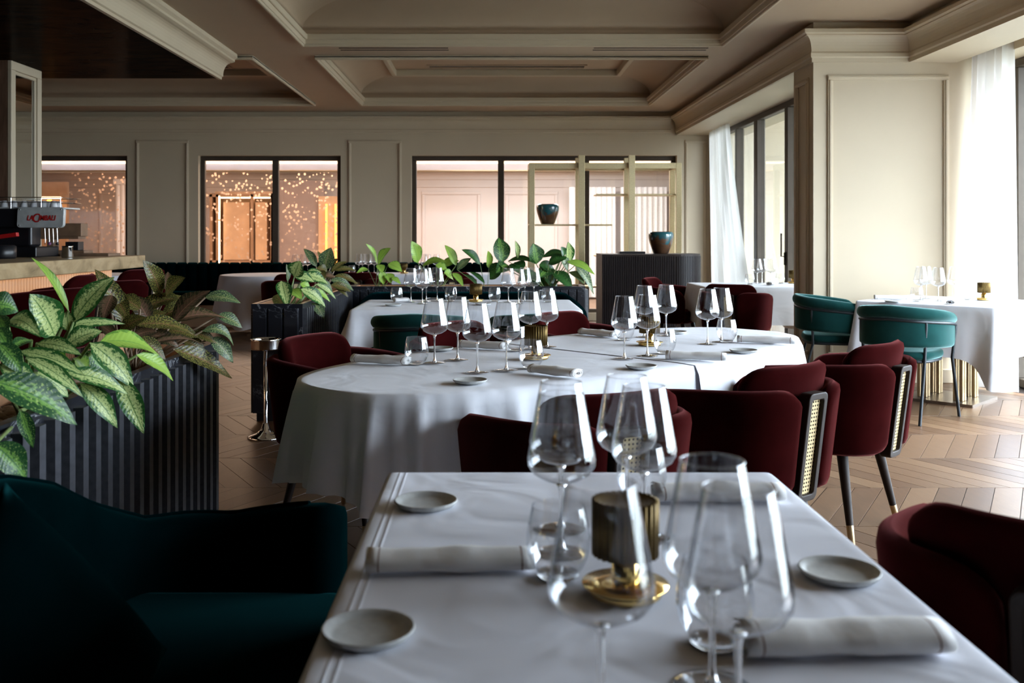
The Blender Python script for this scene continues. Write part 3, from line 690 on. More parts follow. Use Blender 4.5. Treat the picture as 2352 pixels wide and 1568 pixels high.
chair_at(.79, .70, 1, 'burgundy chair showing two dark legs with brass tips, by the teal armchairs')
place(rc, (1.035, 1.68), (.616, .788), 'nearly black burgundy chair cut off by the picture edge at the nearest table')
place(rc, (1.88, 9.95), (.88, -.47), 'burgundy chair with its bright inner back in front of the dark cabinet', 'burgundy chairs in the window bay')
place(rc, (2.29, 8.94), (.45, .9), 'burgundy chair turned away, at the white table in the window bay', 'burgundy chairs in the window bay')
place(rc, (-2.35, 11.3), (-.4, .9), 'burgundy chair behind the short planter, at the round table', 'burgundy chairs at the far tables')
place(rc, (-1.55, 11.75), (.1, 1), 'burgundy chair at the far table behind the lime-green plant', 'burgundy chairs at the far tables')
place(rc, (-.48, 11.75), (-.1, 1), 'burgundy chair at the far table behind the slender-stemmed plants', 'burgundy chairs at the far tables')
bs = make_red_chair('bar_stool', 'tall burgundy bar stool at the end of the bar, in front of the banquette', .20, 'stool'); bs.location = (-2.72, 7.05, 0); bs.rotation_euler = (0, 0, pi/2-.35)
b2 = copy_tree(bs); b2.location = (-2.78, 6.0, 0); b2.rotation_euler = (0, 0, pi/2+.15); b2['label'] = 'tall burgundy bar stool under the lit bar front, behind the pale variegated plant'
for q in (bs, b2): q['group'] = 'burgundy bar stools'

# ------------------------------------------------------------------ teal armchairs with black tube frames
def make_teal(name, label, mat):
    t = empty(name, (0, 0, 0), 0, label, 'chair')
    def rail(k=1.0, dz=0, n=33):
        pts = [(.275, .20), (.285, .05), (.262, -.10), (.19, -.225), (.08, -.285), (0, -.295)]; pts = pts+[(-x, y) for x, y in pts[:-1][::-1]]
        P, L = spline(pts, n); return [(p[0]*k, p[1]*k, .635+.055*(1-abs(2*i/(n-1)-1))**.7+dz) for i, p in enumerate(P)]
    MB().tube(rail(), .011, 10).build('rail', M['black_metal'], t)
    pts = [(x, y) for x, y, z in rail(.965, 0, 13)]; zf = lambda s: .635+.055*(1-abs(2*s-1))**.7
    mb = MB(); pad(mb, pts, lambda s: zf(s)-.185+.03*abs(2*s-1), lambda s: zf(s)+.012, .03, R=.01, Rb=.08, ns=36, nz=10); mb.build('backrest', M[mat], t, fix=True, merge=1e-5)
    mb = MB(); pad(mb, [(x*1.0, y*1.0) for x, y in pts], lambda s: zf(s)+.010, lambda s: zf(s)+.095-.02*abs(2*s-1)**2, .068, R=.06, Rb=.02, ns=36, nz=10, re=.045); mb.build('top_roll', M[mat], t, fix=True, merge=1e-5)
    seat = [(.235*math.copysign(abs(cos(a))**.6, cos(a)), -.01+.235*math.copysign(abs(sin(a))**.6, sin(a))) for a in [2*pi*i/40 for i in range(40)]]
    cushion_pad(MB(), seat, .415, .475, .028).build('seat', M[mat], t)
    mb = MB(); mb.tube([(x*.93, y*.93, .408) for x, y in seat+[seat[0]]], .010, 8); mb.build('seat_ring', M['black_metal'], t)
    R_ = rail(1, 0, 33)
    for i, foot in ((0, (.285, .25)), (32, (-.285, .25)), (10, (.205, -.285)), (22, (-.205, -.285))):
        a = R_[i]; k = .42/.65
        mid = (a[0]*.94, a[1]*.94 if abs(a[1]) > .1 else a[1], .41)
        MB().tube([a, (a[0], a[1], a[2]-.03), mid, (foot[0], foot[1], .0)], .0105, 10).build('leg', M['black_metal'], t)
    return t
tc_ = make_teal('armchair', 'teal velvet armchair with black frame whose pale lit seat shows, by the square table', 'teal')
def put(o, x, y, ang): o.location = (x, y, 0); o.rotation_euler = (0, 0, ang-pi/2)
put(tc_, 2.86, 6.62, radians(47))
def teal(x, y, ang, label, g):
    o = copy_tree(tc_); put(o, x, y, radians(ang)); o['label'] = label; o['group'] = g
tc_['group'] = 'teal armchairs at the square table'
teal(2.74, 7.62, -12, 'shaded teal armchair against the pier, behind the lit teal armchair', 'teal armchairs at the square table')
teal(-.44, 5.98, 88, 'green tub armchair, fully seen from behind, at the table before the planter', 'tub armchairs before the long planter')
teal(.30, 6.0, 92, 'green tub armchair seen only through the tall glasses of the oval table', 'tub armchairs before the long planter')

# ------------------------------------------------------------------ sofas
S = empty('sofa', (0, 0, 0), 0, 'dark petrol velvet sofa with a curved back beside the nearest table', 'sofa')
pts = [(-.95, .2), (-.955, .9), (-.955, 1.6), (-.945, 1.95), (-.90, 2.25), (-.78, 2.41), (-.62, 2.43), (-.48, 2.38), (-.36, 2.30)]
def ztop(s):
    return float(np.interp(s, [0, .46, .56, .62, .68, .74, .80, .88, .95, 1], [.84, .83, .805, .775, .72, .63, .555, .545, .585, .61]))
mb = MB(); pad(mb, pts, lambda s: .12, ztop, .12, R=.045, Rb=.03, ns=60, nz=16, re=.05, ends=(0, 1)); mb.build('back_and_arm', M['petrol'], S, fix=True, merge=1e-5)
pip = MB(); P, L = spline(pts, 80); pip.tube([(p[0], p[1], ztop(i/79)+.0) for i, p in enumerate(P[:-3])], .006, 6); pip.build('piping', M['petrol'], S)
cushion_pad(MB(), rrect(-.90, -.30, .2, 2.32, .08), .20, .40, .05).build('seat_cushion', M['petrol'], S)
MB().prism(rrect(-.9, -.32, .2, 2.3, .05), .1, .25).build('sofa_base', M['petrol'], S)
for x in (-.85, -.38):
    for y in (.3, 2.2): MB().tube([(x, y, .11), (x, y, 0)], [.02, .013], 10).build('leg', M['dark_wood'], S)
for k in range(2):   # soft channel seams of the back
    MB().tube([(-.885, 1.25+.42*k, .76), (-.880, 1.28+.42*k, .62), (-.885, 1.30+.42*k, .48)], .004, 6).build('seam', M['petrol'], S)
# throw pillow
n = 18; G = []; G2_ = []
for i in range(n+1):
    ra = []; rb = []
    for j in range(n+1):
        x, y = 2*i/n-1, 2*j/n-1; e = max(0, (1-x**2)*(1-y**2)); h = .075*e**.45; k = 1-.07*(1-abs(x*y))*(abs(x)**4+abs(y)**4)
        ra.append((x*.23*k, y*.23*k, h)); rb.append((x*.23*k, y*.23*k, -h))
    G.append(ra); G2_.append(rb[::-1])
mb = MB(); mb.grid(G); mb.grid(G2_); pil = mb.build('throw_pillow', M['petrol'], None, 'dark petrol square pillow standing on its corner on the near sofa', 'pillow', fix=True, merge=1e-5)
_n = Vector((.86, -.18, .48)).normalized(); _u = (Vector((.05, .25, 1))-_n*_n.dot(Vector((.05, .25, 1)))).normalized(); _s = _u.cross(_n)
_m = Matrix((_s, _u, _n)).transposed().to_4x4(); pil.matrix_world = Matrix.Translation((-.735, 1.56, .545)) @ _m @ Matrix.Rotation(radians(42), 4, 'Z')
# teal bench sofa before the long planter
S = empty('bench_sofa', (0, 0, 0), 0, 'dark teal bench sofa with rounded ends against the long planter', 'sofa')
mb = MB(); pad(mb, [(-1.08, 7.75), (-1.10, 8.1), (-1.0, 8.33), (-.8, 8.38), (.4, 8.38), (.62, 8.33), (.74, 8.1), (.74, 7.75)], lambda s: .14, lambda s: float(np.interp(s, [0, .12, .2, .8, .88, 1], [.60, .66, .755, .755, .66, .60])), .12, R=.05, ns=50, nz=10, re=.05)
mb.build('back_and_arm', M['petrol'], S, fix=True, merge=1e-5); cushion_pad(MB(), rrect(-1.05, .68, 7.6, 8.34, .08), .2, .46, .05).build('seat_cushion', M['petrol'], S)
for x in (-.95, .6):
    for y in (7.7, 8.25): MB().tube([(x, y, .2), (x, y, 0)], [.02, .013], 10).build('leg', M['dark_wood'], S)
# channel-tufted banquette along the far wall
S = empty('banquette', (0, 0, 0), 0, 'dark teal channel-tufted banquette along the far wall', 'banquette')
for i in range(58):
    x = -8.5+i*.15; mb = MB(); pad(mb, [(x-.006, 13.62), (x+.075, 13.612), (x+.156, 13.62)], lambda s: .40, lambda s: .865, .13, R=.035, Rb=.02, ns=9, nz=8, re=.06)
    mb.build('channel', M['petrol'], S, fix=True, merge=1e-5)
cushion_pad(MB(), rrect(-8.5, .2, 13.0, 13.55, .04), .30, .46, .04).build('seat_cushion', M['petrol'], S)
MB().box(-8.45, .15, 13.08, 13.68, 0, .31).build('plinth', M['paint'], S)
# ------------------------------------------------------------------ planters
def planter(name, x0, x1, y0, y1, z1, label, faces, ribw=.052):
    t = empty(name, (0, 0, 0), 0, label, 'planter'); w_ = .03
    mb = MB()
    for b in ((x0, x1, y0, y0+w_), (x0, x1, y1-w_, y1), (x0, x0+w_, y0+w_, y1-w_), (x1-w_, x1, y0+w_, y1-w_)): mb.box(*b, .06, z1)
    mb.box(x0+w_, x1-w_, y0+w_, y1-w_, .06, .1)
    mb.build('body', M['marble'], t); MB().box(x0+.03, x1-.03, y0+.03, y1-.03, 0, .06).build('plinth', M['black'], t)
    mb = MB()
    for b in ((x0+w_, x1-w_, y0+w_, y0+w_+.012), (x0+w_, x1-w_, y1-w_-.012, y1-w_), (x0+w_, x0+w_+.012, y0+w_, y1-w_), (x1-w_-.012, x1-w_, y0+w_, y1-w_)): mb.box(*b, z1-.13, z1-.004)
    mb.build('lining', M['liner'], t)
    MB().box(x0+.045, x1-.045, y0+.045, y1-.045, .1, z1-.075).build('soil', M['soil'], t)
    mb = MB(); rr = random.Random(len(label))
    for i in range(int((x1-x0)*(y1-y0)*420)):
        px, py, r = rr.uniform(x0+.07, x1-.07), rr.uniform(y0+.07, y1-.07), rr.uniform(.012, .026)
        mb.lathe([(0, -.6*r), (r*.8, -.35*r), (r, 0), (r*.75, .45*r), (0, .6*r)], 7, px, py, z1-.07)
    mb.build('pebbles', M['pebble'], t, kind='stuff')
    # raised ribs, one mesh shared by all of them
    d = .028; pr = [(0, 0), (ribw*.62, 0), (ribw*.56, -d), (ribw*.06, -d)]
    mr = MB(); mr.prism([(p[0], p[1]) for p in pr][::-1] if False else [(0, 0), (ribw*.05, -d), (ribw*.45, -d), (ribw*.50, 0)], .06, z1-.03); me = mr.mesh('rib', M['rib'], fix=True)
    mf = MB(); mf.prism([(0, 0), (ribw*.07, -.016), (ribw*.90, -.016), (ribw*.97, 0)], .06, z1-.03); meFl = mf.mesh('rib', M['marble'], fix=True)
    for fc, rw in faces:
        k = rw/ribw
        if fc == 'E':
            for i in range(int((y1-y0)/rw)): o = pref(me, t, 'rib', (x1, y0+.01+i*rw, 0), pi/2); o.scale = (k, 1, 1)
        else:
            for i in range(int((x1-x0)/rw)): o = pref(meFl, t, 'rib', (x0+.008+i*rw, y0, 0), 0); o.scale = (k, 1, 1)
    return t
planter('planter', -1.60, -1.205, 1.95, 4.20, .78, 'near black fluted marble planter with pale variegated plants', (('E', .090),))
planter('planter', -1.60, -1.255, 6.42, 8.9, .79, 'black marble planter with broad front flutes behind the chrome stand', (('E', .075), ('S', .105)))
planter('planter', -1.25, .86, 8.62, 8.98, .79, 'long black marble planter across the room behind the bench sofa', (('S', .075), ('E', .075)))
# ------------------------------------------------------------------ leaves
def leaf(parent, base, tip, width, mat, bend=.12, roll=0, fold=.25, up=None, n=9):
    """one leaf blade from base to tip; bend = arch height / length, roll in degrees about its axis"""
    B, T = Vector(base), Vector(tip); ax = T-B; L = ax.length; d = ax.normalized()
    u = Vector(up) if up else Vector((.25, -.75, .62))      # blades face the light and the room
    s = d.cross(u)
    if s.length < 1e-3: s = d.cross(Vector((1, 0, 0)))
    s.normalize(); nrm = s.cross(d).normalized(); R_ = Matrix.Rotation(radians(roll), 3, d); s = R_ @ s; nrm = R_ @ nrm
    V = []; F = []; UV = []; W = 7
    for i in range(n+1):
        t = i/n; wv = width/2*(sin(pi*t**.80)**.72 if 0 < t < 1 else .0)*(1.0 if t < .55 else 1-.25*((t-.55)/.45))
        if i == 0: wv = width*.05
        c = B+ax*t+Vector((0, 0, 1))*bend*L*(4*t*(1-t))*.5+nrm*bend*L*2*t*(1-t)
        for j in range(W):
            q = 2*j/(W-1)-1; wob = .03*width*sin(9*t+q*3)*abs(q)
            V.append(c+s*q*wv+nrm*(fold*wv*(abs(q)**1.3)+wob)); UV.append((t, j/(W-1)))
    for i in range(n):
        for j in range(W-1): F.append((i*W+j, i*W+j+1, (i+1)*W+j+1, (i+1)*W+j))
    me = bpy.data.meshes.new('leaf'); me.from_pydata([tuple(v) for v in V], [], F); me.polygons.foreach_set('use_smooth', [True]*len(F))
    uvl = me.uv_layers.new(name='UVMap'); idx = np.zeros(len(me.loops), int); me.loops.foreach_get('vertex_index', idx); uvl.data.foreach_set('uv', np.array(UV)[idx].ravel())
    me.materials.append(M[mat]); o = bpy.data.objects.new('leaf', me); COL.objects.link(o); o.parent = parent; return o
def stem(parent, a, b, r, mat='stem', sag=.04):
    a, b = Vector(a), Vector(b); m_ = (a+b)/2+Vector((0, 0, sag*(b-a).length)); MB().tube([a, m_, b], [r, r*.85, r*.7], 6).build('stem', M[mat], parent)
def plant(name, label, root, leaves, P, default, bend=.1, stem_mat='stem', rs=.006, group='planter plants'):
    """leaves: (bx, by, tx, ty, width_px, depth_base, depth_tip, material, roll)"""
    r = Vector(root); t = empty(name, tuple(r), 0, label, 'plant', group); inv = Vector(tuple(-r))
    for q in leaves:
        bx, by, tx, ty, wpx = q[:5]; db, dt = q[5], q[6]; m_ = q[7] if len(q) > 7 and q[7] else default; rl = q[8] if len(q) > 8 else rng.uniform(-18, 18)
        b, p = P(bx, by, db), P(tx, ty, dt); width = wpx*K_*(b.y+p.y)/2/FPX
        lf = leaf(t, b-r, p-r, width, m_, bend if len(q) < 10 else q[9], rl)
        a = Vector((rng.uniform(-.03, .03), rng.uniform(-.03, .03), -.05))
        stem(t, a, b-r, rs*(.8 if wpx < 60 else 1), stem_mat)
    return t
# near planter: crop frame scale 2.8, offset (0, 560); depth given directly as Y
K_ = 1.14/2.8
def PA(x, y, Y): return atY(x/2.8, 560+y/2.8, Y)
D = None
plant('dieffenbachia', 'pale cream and green variegated plant trailing over the near planter', (-1.40, 2.92, .72), [
 (440, 430, 200, 85, 66, 2.95, 2.9, 'leaf_lime', 30), (350, 590, 190, 322, 205, 2.9, 2.8, D, 0), (470, 500, 735, 212, 140, 2.95, 3.0, D, 0),
 (45, 505, 262, 600, 135, 2.6, 2.55, D, 0, .22), (390, 540, 805, 515, 58, 2.95, 3.05, D, 20), (430, 650, 655, 560, 130, 2.8, 2.85, D, 0),
 (240, 640, 525, 715, 100, 2.72, 2.72, D, 0), (130, 690, 550, 850, 95, 2.62, 2.66, D, 5), (175, 735, 538, 990, 95, 2.55, 2.6, D, 0),
 (430, 830, 820, 965, 115, 2.66, 2.78, D, 0), (585, 640, 862, 930, 150, 2.85, 2.92, D, 0), (770, 870, 925, 1222, 128, 2.9, 2.9, D, 0, .04),
 (520, 900, 757, 1185, 125, 2.72, 2.78, D, 0), (650, 630, 1020, 715, 150, 2.95, 3.15, 'leaf_lime', -10), (880, 715, 1113, 880, 92, 3.05, 3.2, 'leaf_lime', 0),
 (-60, 880, 495, 1165, 215, 2.2, 2.35, 'leaf_dumb_dark', 0), (0, 780, 250, 930, 130, 2.4, 2.45, D, 0), (130, 1070, 213, 1315, 85, 2.4, 2.42, 'leaf_dumb_dark', 0),
 (-40, 1290, 172, 1515, 170, 2.15, 2.2, 'leaf_dumb_dark', 0), (-80, 400, 118, 435, 150, 2.4, 2.45, 'leaf_dumb_dark', 10, .2), (-10, 640, 145, 840, 120, 2.4, 2.42, 'leaf_dumb_dark', 0),
 (230, 830, 440, 985, 140, 2.6, 2.66, D, 0), (300, 740, 470, 860, 120, 2.75, 2.78, 'leaf_lime', 0), (560, 690, 700, 860, 110, 2.95, 3.0, 'leaf_dumb_dark', 0),
 (440, 560, 430, 430, 90, 2.95, 2.95, D, 0), (-30, 540, 60, 700, 110, 2.45, 2.45, 'leaf_dumb_dark', 0), (480, 740, 570, 830, 100, 2.85, 2.9, 'leaf_lime', 0),
 (-20, 460, 40, 620, 100, 2.5, 2.45, 'leaf_dumb_dark', 0), (200, 620, 60, 690, 80, 2.7, 2.6, 'leaf_dumb_dark', 0), (300, 660, 420, 820, 110, 2.8, 2.75, 'leaf_lime', 0)],
 PA, 'leaf_dumb', rs=.007)
plant('aglaonema', 'dark olive and pink-veined plant at the far end of the near planter', (-1.42, 3.75, .72), [
 (1035, 325, 918, 105, 112, 3.8, 3.7, D, 0), (1080, 300, 1080, 178, 72, 3.85, 3.85, 'leaf_agl_pink', 0), (1065, 335, 1190, 215, 112, 3.8, 3.75, D, 0),
 (790, 500, 610, 162, 120, 3.55, 3.5, D, 10), (840, 470, 1215, 345, 130, 3.7, 3.85, D, -20), (1110, 510, 1352, 300, 150, 3.7, 3.75, 'leaf_agl_pink', -25),
 (1320, 345, 1548, 380, 92, 3.9, 3.95, 'leaf_grey', -10), (1100, 500, 1448, 475, 112, 3.7, 3.85, 'leaf_agl_pink', -20), (1400, 460, 1558, 540, 78, 3.85, 3.9, 'leaf_grey', 0),
 (1300, 560, 1502, 655, 66, 3.8, 3.9, 'leaf_grey', 0, .3), (870, 520, 1243, 580, 118, 3.5, 3.65, D, -15), (980, 640, 1312, 650, 75, 3.55, 3.75, 'leaf_agl_pink', -25),
 (1355, 605, 1500, 765, 95, 3.85, 3.9, 'leaf_grey', 0), (1120, 680, 1492, 865, 120, 3.7, 3.95, D, 0, .06), (770, 570, 940, 470, 100, 3.5, 3.5, D, 0),
 (880, 610, 1065, 745, 95, 3.45, 3.5, D, 0), (720, 330, 660, 490, 100, 3.5, 3.45, 'leaf_agl_pink', 0), (960, 500, 850, 330, 110, 3.7, 3.7, 'leaf_agl_pink', 0),
 (1240, 570, 1392, 640, 70, 3.8, 3.85, D, 0), (900, 520, 1070, 440, 95, 3.7, 3.75, D, 0), (700, 300, 830, 500, 110, 3.6, 3.5, D, 0), (1000, 560, 820, 620, 90, 3.6, 3.5, 'leaf_agl_pink', 0),
 (1150, 420, 1010, 320, 90, 3.8, 3.8, D, 0), (1080, 560, 1280, 600, 90, 3.75, 3.8, D, 0), (1180, 620, 1330, 720, 90, 3.8, 3.85, D, 0), (740, 600, 640, 520, 70, 3.5, 3.5, 'leaf_agl_pink', 0),
 (1050, 470, 1200, 400, 100, 3.75, 3.8, D, 0), (900, 420, 760, 340, 100, 3.6, 3.6, D, 0), (960, 580, 1150, 660, 90, 3.6, 3.65, 'leaf_agl_pink', 0)],
 PA, 'leaf_agl', stem_mat='stem_pink')
# second planter: crop frame scale 6.533, offset (500, 560)
K_ = 1.3/6.533
def PB(x, y, Y): return atY(500+x/6.533, 560+y/6.533, Y)
plant('dieffenbachia', 'bright yellow-green plant at the front of the flat-fluted planter', (-1.43, 6.75, .73), [
 (1050, 560, 1030, 300, 85, 6.8, 6.8, 'leaf_grey', 40), (1150, 490, 1240, 255, 210, 6.8, 6.75, D, 0), (960, 560, 1040, 945, 185, 6.6, 6.42, D, 0, .06), (900, 760, 1010, 1085, 190, 6.6, 6.4, 'leaf_agl', 0, .05),
 (1150, 480, 1450, 570, 150, 6.85, 6.9, D, 0), (1290, 480, 1660, 600, 160, 7.0, 7.1, D, 0), (1250, 680, 1620, 950, 180, 6.7, 6.8, D, 0), (1440, 890, 1600, 1130, 130, 6.75, 6.75, 'leaf_grey', 0),
 (1400, 680, 1690, 870, 90, 6.9, 7.0, 'leaf_lime', 0), (1480, 600, 1775, 830, 90, 7.0, 7.1, D, 0), (1550, 570, 1720, 700, 90, 7.1, 7.15, 'leaf_grey', 0), (1100, 690, 1260, 830, 140, 6.7, 6.65, 'leaf_lime', 0),
 (1330, 440, 1560, 430, 90, 7.05, 7.1, D, 0), (1240, 600, 1400, 700, 110, 6.8, 6.85, 'leaf_lime', 0)], PB, 'leaf_dumb', rs=.006)
plant('aglaonema', 'brownish upright plant behind the yellow-green one, before the inner window', (-1.42, 7.9, .73), [
 (1480, 340, 1290, 70, 110, 8.0, 8.0, 'leaf_grey', 0), (1600, 380, 1700, 52, 190, 8.0, 7.95, 'leaf_grey', 0), (1560, 300, 1500, 110, 90, 8.1, 8.1, D, 30), (1700, 420, 1940, 265, 70, 8.0, 8.1, D, 0),
 (1640, 440, 1480, 360, 140, 7.9, 7.85, D, 0), (1600, 480, 1760, 500, 120, 7.8, 7.85, 'leaf_agl_pink', 0), (1700, 540, 2040, 700, 120, 7.9, 8.0, 'leaf_grey', 0), (1760, 480, 2100, 600, 90, 8.0, 8.1, D, 0),
 (1700, 620, 2000, 720, 110, 7.8, 7.9, D, 0), (1750, 400, 2080, 400, 70, 8.1, 8.2, D, 0), (1500, 420, 1620, 520, 110, 7.8, 7.75, D, 0), (1760, 640, 1960, 800, 80, 7.85, 7.9, D, 0), (1720, 300, 1800, 220, 60, 8.1, 8.1, D, 0)], PB, 'leaf_agl', stem_mat='stem_pink')
# long planter: crop frame scale 2.8, offset (560, 520)
K_ = 1/2.8
def PC(x, y, Y): return atY(560+x/2.8, 520+y/2.8, Y)
Y1 = 8.8
def simple_plant(name, label, root, L, default, **k):
    plant(name, label, root, [(q[0], q[1], q[2], q[3], q[4], Y1+rng.uniform(-.08, .08), Y1+rng.uniform(-.12, .08), q[5] if len(q) > 5 else None, q[6] if len(q) > 6 else 0) for q in L], PC, default, **k)
simple_plant('slender_green_plant', 'lime-green slender plant, first from the brownish plant in the long planter', tuple(PC(860, 400, 8.8)), [
 (855, 235, 784, 110, 50), (862, 240, 945, 138, 72), (930, 240, 1018, 290, 78), (880, 290, 900, 375, 64), (925, 300, 945, 365, 70), (800, 275, 725, 300, 36), (950, 330, 1010, 370, 40), (870, 245, 890, 300, 60)], 'leaf_lime', rs=.005)
simple_plant('slender_green_plant', 'tall-leaved lime plant in the middle of the long planter', tuple(PC(1240, 400, 8.8)), [
 (1118, 232, 1078, 92, 92, 'leaf_lime'), (1365, 250, 1292, 118, 66), (1150, 250, 1302, 225, 62), (1270, 255, 1385, 220, 66), (1235, 245, 1312, 290, 62), (1290, 300, 1350, 350, 84), (1345, 300, 1412, 386, 50), (1060, 378, 1085, 458, 66)], 'leaf_lime', rs=.005)
simple_plant('slender_green_plant', 'dark slender-leaved plant between the lime plant and the bushy one', tuple(PC(1550, 385, 8.8)), [
 (1372, 278, 1462, 203, 52, 'leaf_grey'), (1520, 242, 1400, 148, 70, 'leaf_dark'), (1575, 265, 1570, 155, 56, 'leaf_lime'), (1500, 368, 1410, 308, 34, 'leaf_dark'), (1548, 362, 1450, 292, 36, 'leaf_dark')], 'leaf_dark', rs=.004)
simple_plant('bushy_green_plant', 'large bushy deep green plant at the right end of the long planter', tuple(PC(1960, 400, 8.8)), [
 (1660, 232, 1638, 70, 120, 'leaf_dumb_dark'), (1762, 205, 1745, 90, 46, 'leaf_dumb'), (1700, 222, 1880, 232, 56), (1660, 260, 1580, 340, 110), (1880, 240, 1860, 108, 120, 'leaf_dumb_dark'), (2085, 245, 2085, 98, 84, 'leaf_dumb'),
 (2060, 170, 1915, 200, 56), (2080, 225, 2258, 310, 66, 'leaf_lime'), (2130, 250, 2250, 435, 76, 'leaf_grey'), (1990, 290, 2112, 412, 100), (1930, 320, 2020, 412, 100), (2040, 200, 2085, 290, 84, 'leaf_grey'), (1900, 250, 2010, 300, 90),
 (1720, 240, 1790, 310, 90), (2100, 290, 2190, 370, 70, 'leaf_grey'), (1850, 330, 1965, 415, 96), (1960, 240, 2080, 200, 80), (1880, 300, 1760, 360, 90), (2060, 190, 2040, 130, 60), (1980, 260, 1900, 330, 110, 'leaf_dumb_dark'), (1700, 250, 1620, 300, 90, 'leaf_dumb_dark'), (1800, 270, 1740, 230, 80), (2030, 330, 2110, 400, 80), (1800, 300, 1850, 380, 90)], 'leaf_dark', rs=.006)

# ------------------------------------------------------------------ table ware
G_BOWL = [(0, .1085), (.012, .110), (.030, .1155), (.046, .1255), (.0530, .137), (.0542, .148), (.0520, .161), (.0485, .179), (.0446, .200), (.0400, .225), (.0348, .250)]
_q = MB().lathe(G_BOWL, 40); _q.lathe([(.0348+.0011*cos(2*pi*k/6), .250+.0011*sin(2*pi*k/6)) for k in range(6)], 40, closed=True); meB = _q.mesh('bowl', M['glass'])
meS = MB().lathe([(.0, .1075), (.0085, .1075), (.0050, .101), (.0036, .09), (.0034, .05), (.0036, .022), (.0060, .010), (.010, .0045), (0, .0045)], 14).mesh('stem', M['glass_solid'])
meF = MB().lathe([(.0, .0048), (.012, .0042), (.030, .0022), (.0425, .0012), (.043, .0006), (.0, .0004)], 36).mesh('foot', M['glass'])
def rb(i): return 1+.006*cos(pi*i)
meT = MB().lathe([(0, .009), (.024, .0095), (.030, .0075), (.0375, .018), (.0445, .034), (.0470, .048), (.0462, .064), (.0428, .086), (.0385, .105)], 40, rmod=rb).mesh('tumbler', M['glass'])
meTB = MB().lathe([(0, .0005), (.0255, .0005), (.030, .004), (.0305, .0072), (.024, .0085), (0, .0085)], 32).mesh('tumbler_base', M['glass_solid'])
def cname(i): return ('first', 'second', 'third', 'fourth', 'fifth', 'sixth', 'seventh', 'eighth')[i]
def wine(x, y, z, label, group):
    t = empty('wine_glass', (x, y, z), rng.uniform(0, 6), label, 'glass', group); pref(meB, t, 'bowl'); pref(meS, t, 'stem'); pref(meF, t, 'foot'); return t
def tumbler(x, y, z, label, group):
    t = empty('water_glass', (x, y, z), rng.uniform(0, 6), label, 'glass', group); pref(meT, t, 'glass_wall'); pref(meTB, t, 'glass_base'); return t
nf = 28
def fl_(i): return 1-.09*(i % 4 in (0, 1))
meL1 = MB().lathe([(0, 0), (.046, 0), (.050, .003), (.050, .010), (.047, .013), (.056, .0145), (.060, .0155), (.060, .0175), (.030, .0185), (.018, .020), (0, .020)], 48).mesh('lamp_base', M['gold'])
meL2 = MB().lathe([(.019, .0195), (.019, .048), (.014, .052), (.014, .056), (0, .056)], 28).mesh('lamp_stem', M['gold'])
meL3 = MB().lathe([(.0, .056), (.040, .056), (.0465, .057), (.0465, .133), (.0435, .134), (.0435, .131), (0, .129)], nf*4, rmod=fl_).mesh('lamp_shade', M['shade'])
def lamp(x, y, z, label):
    t = empty('table_lamp', (x, y, z), rng.uniform(0, 6), label, 'lamp', 'small gold table lamps'); pref(meL1, t, 'lamp_base'); pref(meL2, t, 'lamp_stem'); pref(meL3, t, 'lamp_shade'); return t
def pr_(i): return 1+.006*sin(3*2*pi*i/48)
meP_ = MB().lathe([(0, .004), (.043, .004), (.050, .0075), (.0555, .0125), (.0575, .0125), (.0585, .010), (.052, .003), (.044, 0), (0, 0)], 48, rmod=pr_).mesh('side_plate', M['stone'])
def plate(x, y, z, label):
    o = bpy.data.objects.new('side_plate', meP_); COL.objects.link(o); o.location = (x, y, z); o.rotation_euler = (0, 0, rng.uniform(0, 6)); return tag(o, label, 'plate', 'grey side plates')
m, nt, N, L, b = nmat('napkin_linen'); setp(b, rough=.85, spec=.2)
tc = N.new('ShaderNodeTexCoord'); sx = N.new('ShaderNodeSeparateXYZ'); L.new(tc.outputs['Object'], sx.inputs[0])
d = math_(N, L, 'ABSOLUTE', math_(N, L, 'SUBTRACT', math_(N, L, 'ABSOLUTE', sx.outputs[0]), .106)); st = math_(N, L, 'LESS_THAN', d, .0012)
L.new(mixc(N, L, st, (.80, .79, .78), (.22, .12, .09)), b.inputs['Base Color']); n = noise(N, L, tc.outputs['Object'], 30, 4); bump(N, L, b, n.outputs[0], .3, .006); M['napkin'] = m
def napkin_mesh(seed, L_=.25, w_=.034, h_=.016):
    rr = random.Random(seed); ph = rr.uniform(0, 6); n = 46; m_ = 16; G = []
    for i in range(m_+1):
        x = L_*(i/m_-.5); row = []; sq = 1+.10*sin(9*x/L_+ph)+.05*sin(21*x/L_)
        for k in range(n):
            a = k/(n-1)*2*pi*2.6+pi*.2; r = 1-.26*(k/(n-1))*2.6
            zz = h_+h_*r*sin(a)*sq*(1+.04*sin(5*a)); yy = w_*r*cos(a)*(1+.03*sin(x*60+ph)); row.append((x, yy, max(.0012, zz)))
        G.append(row)
    mb = MB(); mb.grid(G); return mb.mesh('napkin', M['napkin'])
NAP = [napkin_mesh(s) for s in (1, 2, 3)]
def napkin(p, q, label, k=0, lift=0, wid=1.0):
    p, q = Vector(p), Vector(q); d = q-p; o = bpy.data.objects.new('napkin', NAP[k % 3]); COL.objects.link(o)
    o.location = ((p.x+q.x)/2, (p.y+q.y)/2, p.z+lift); o.rotation_euler = (0, 0, math.atan2(d.y, d.x)); s = d.length/.25; o.scale = (s, wid, wid)
    m_ = o.modifiers.new('thickness', 'SOLIDIFY'); m_.thickness = .0022; m_.offset = 0
    return tag(o, label, 'napkin', 'rolled white napkins')
Z1, Z2 = .7505, .7545
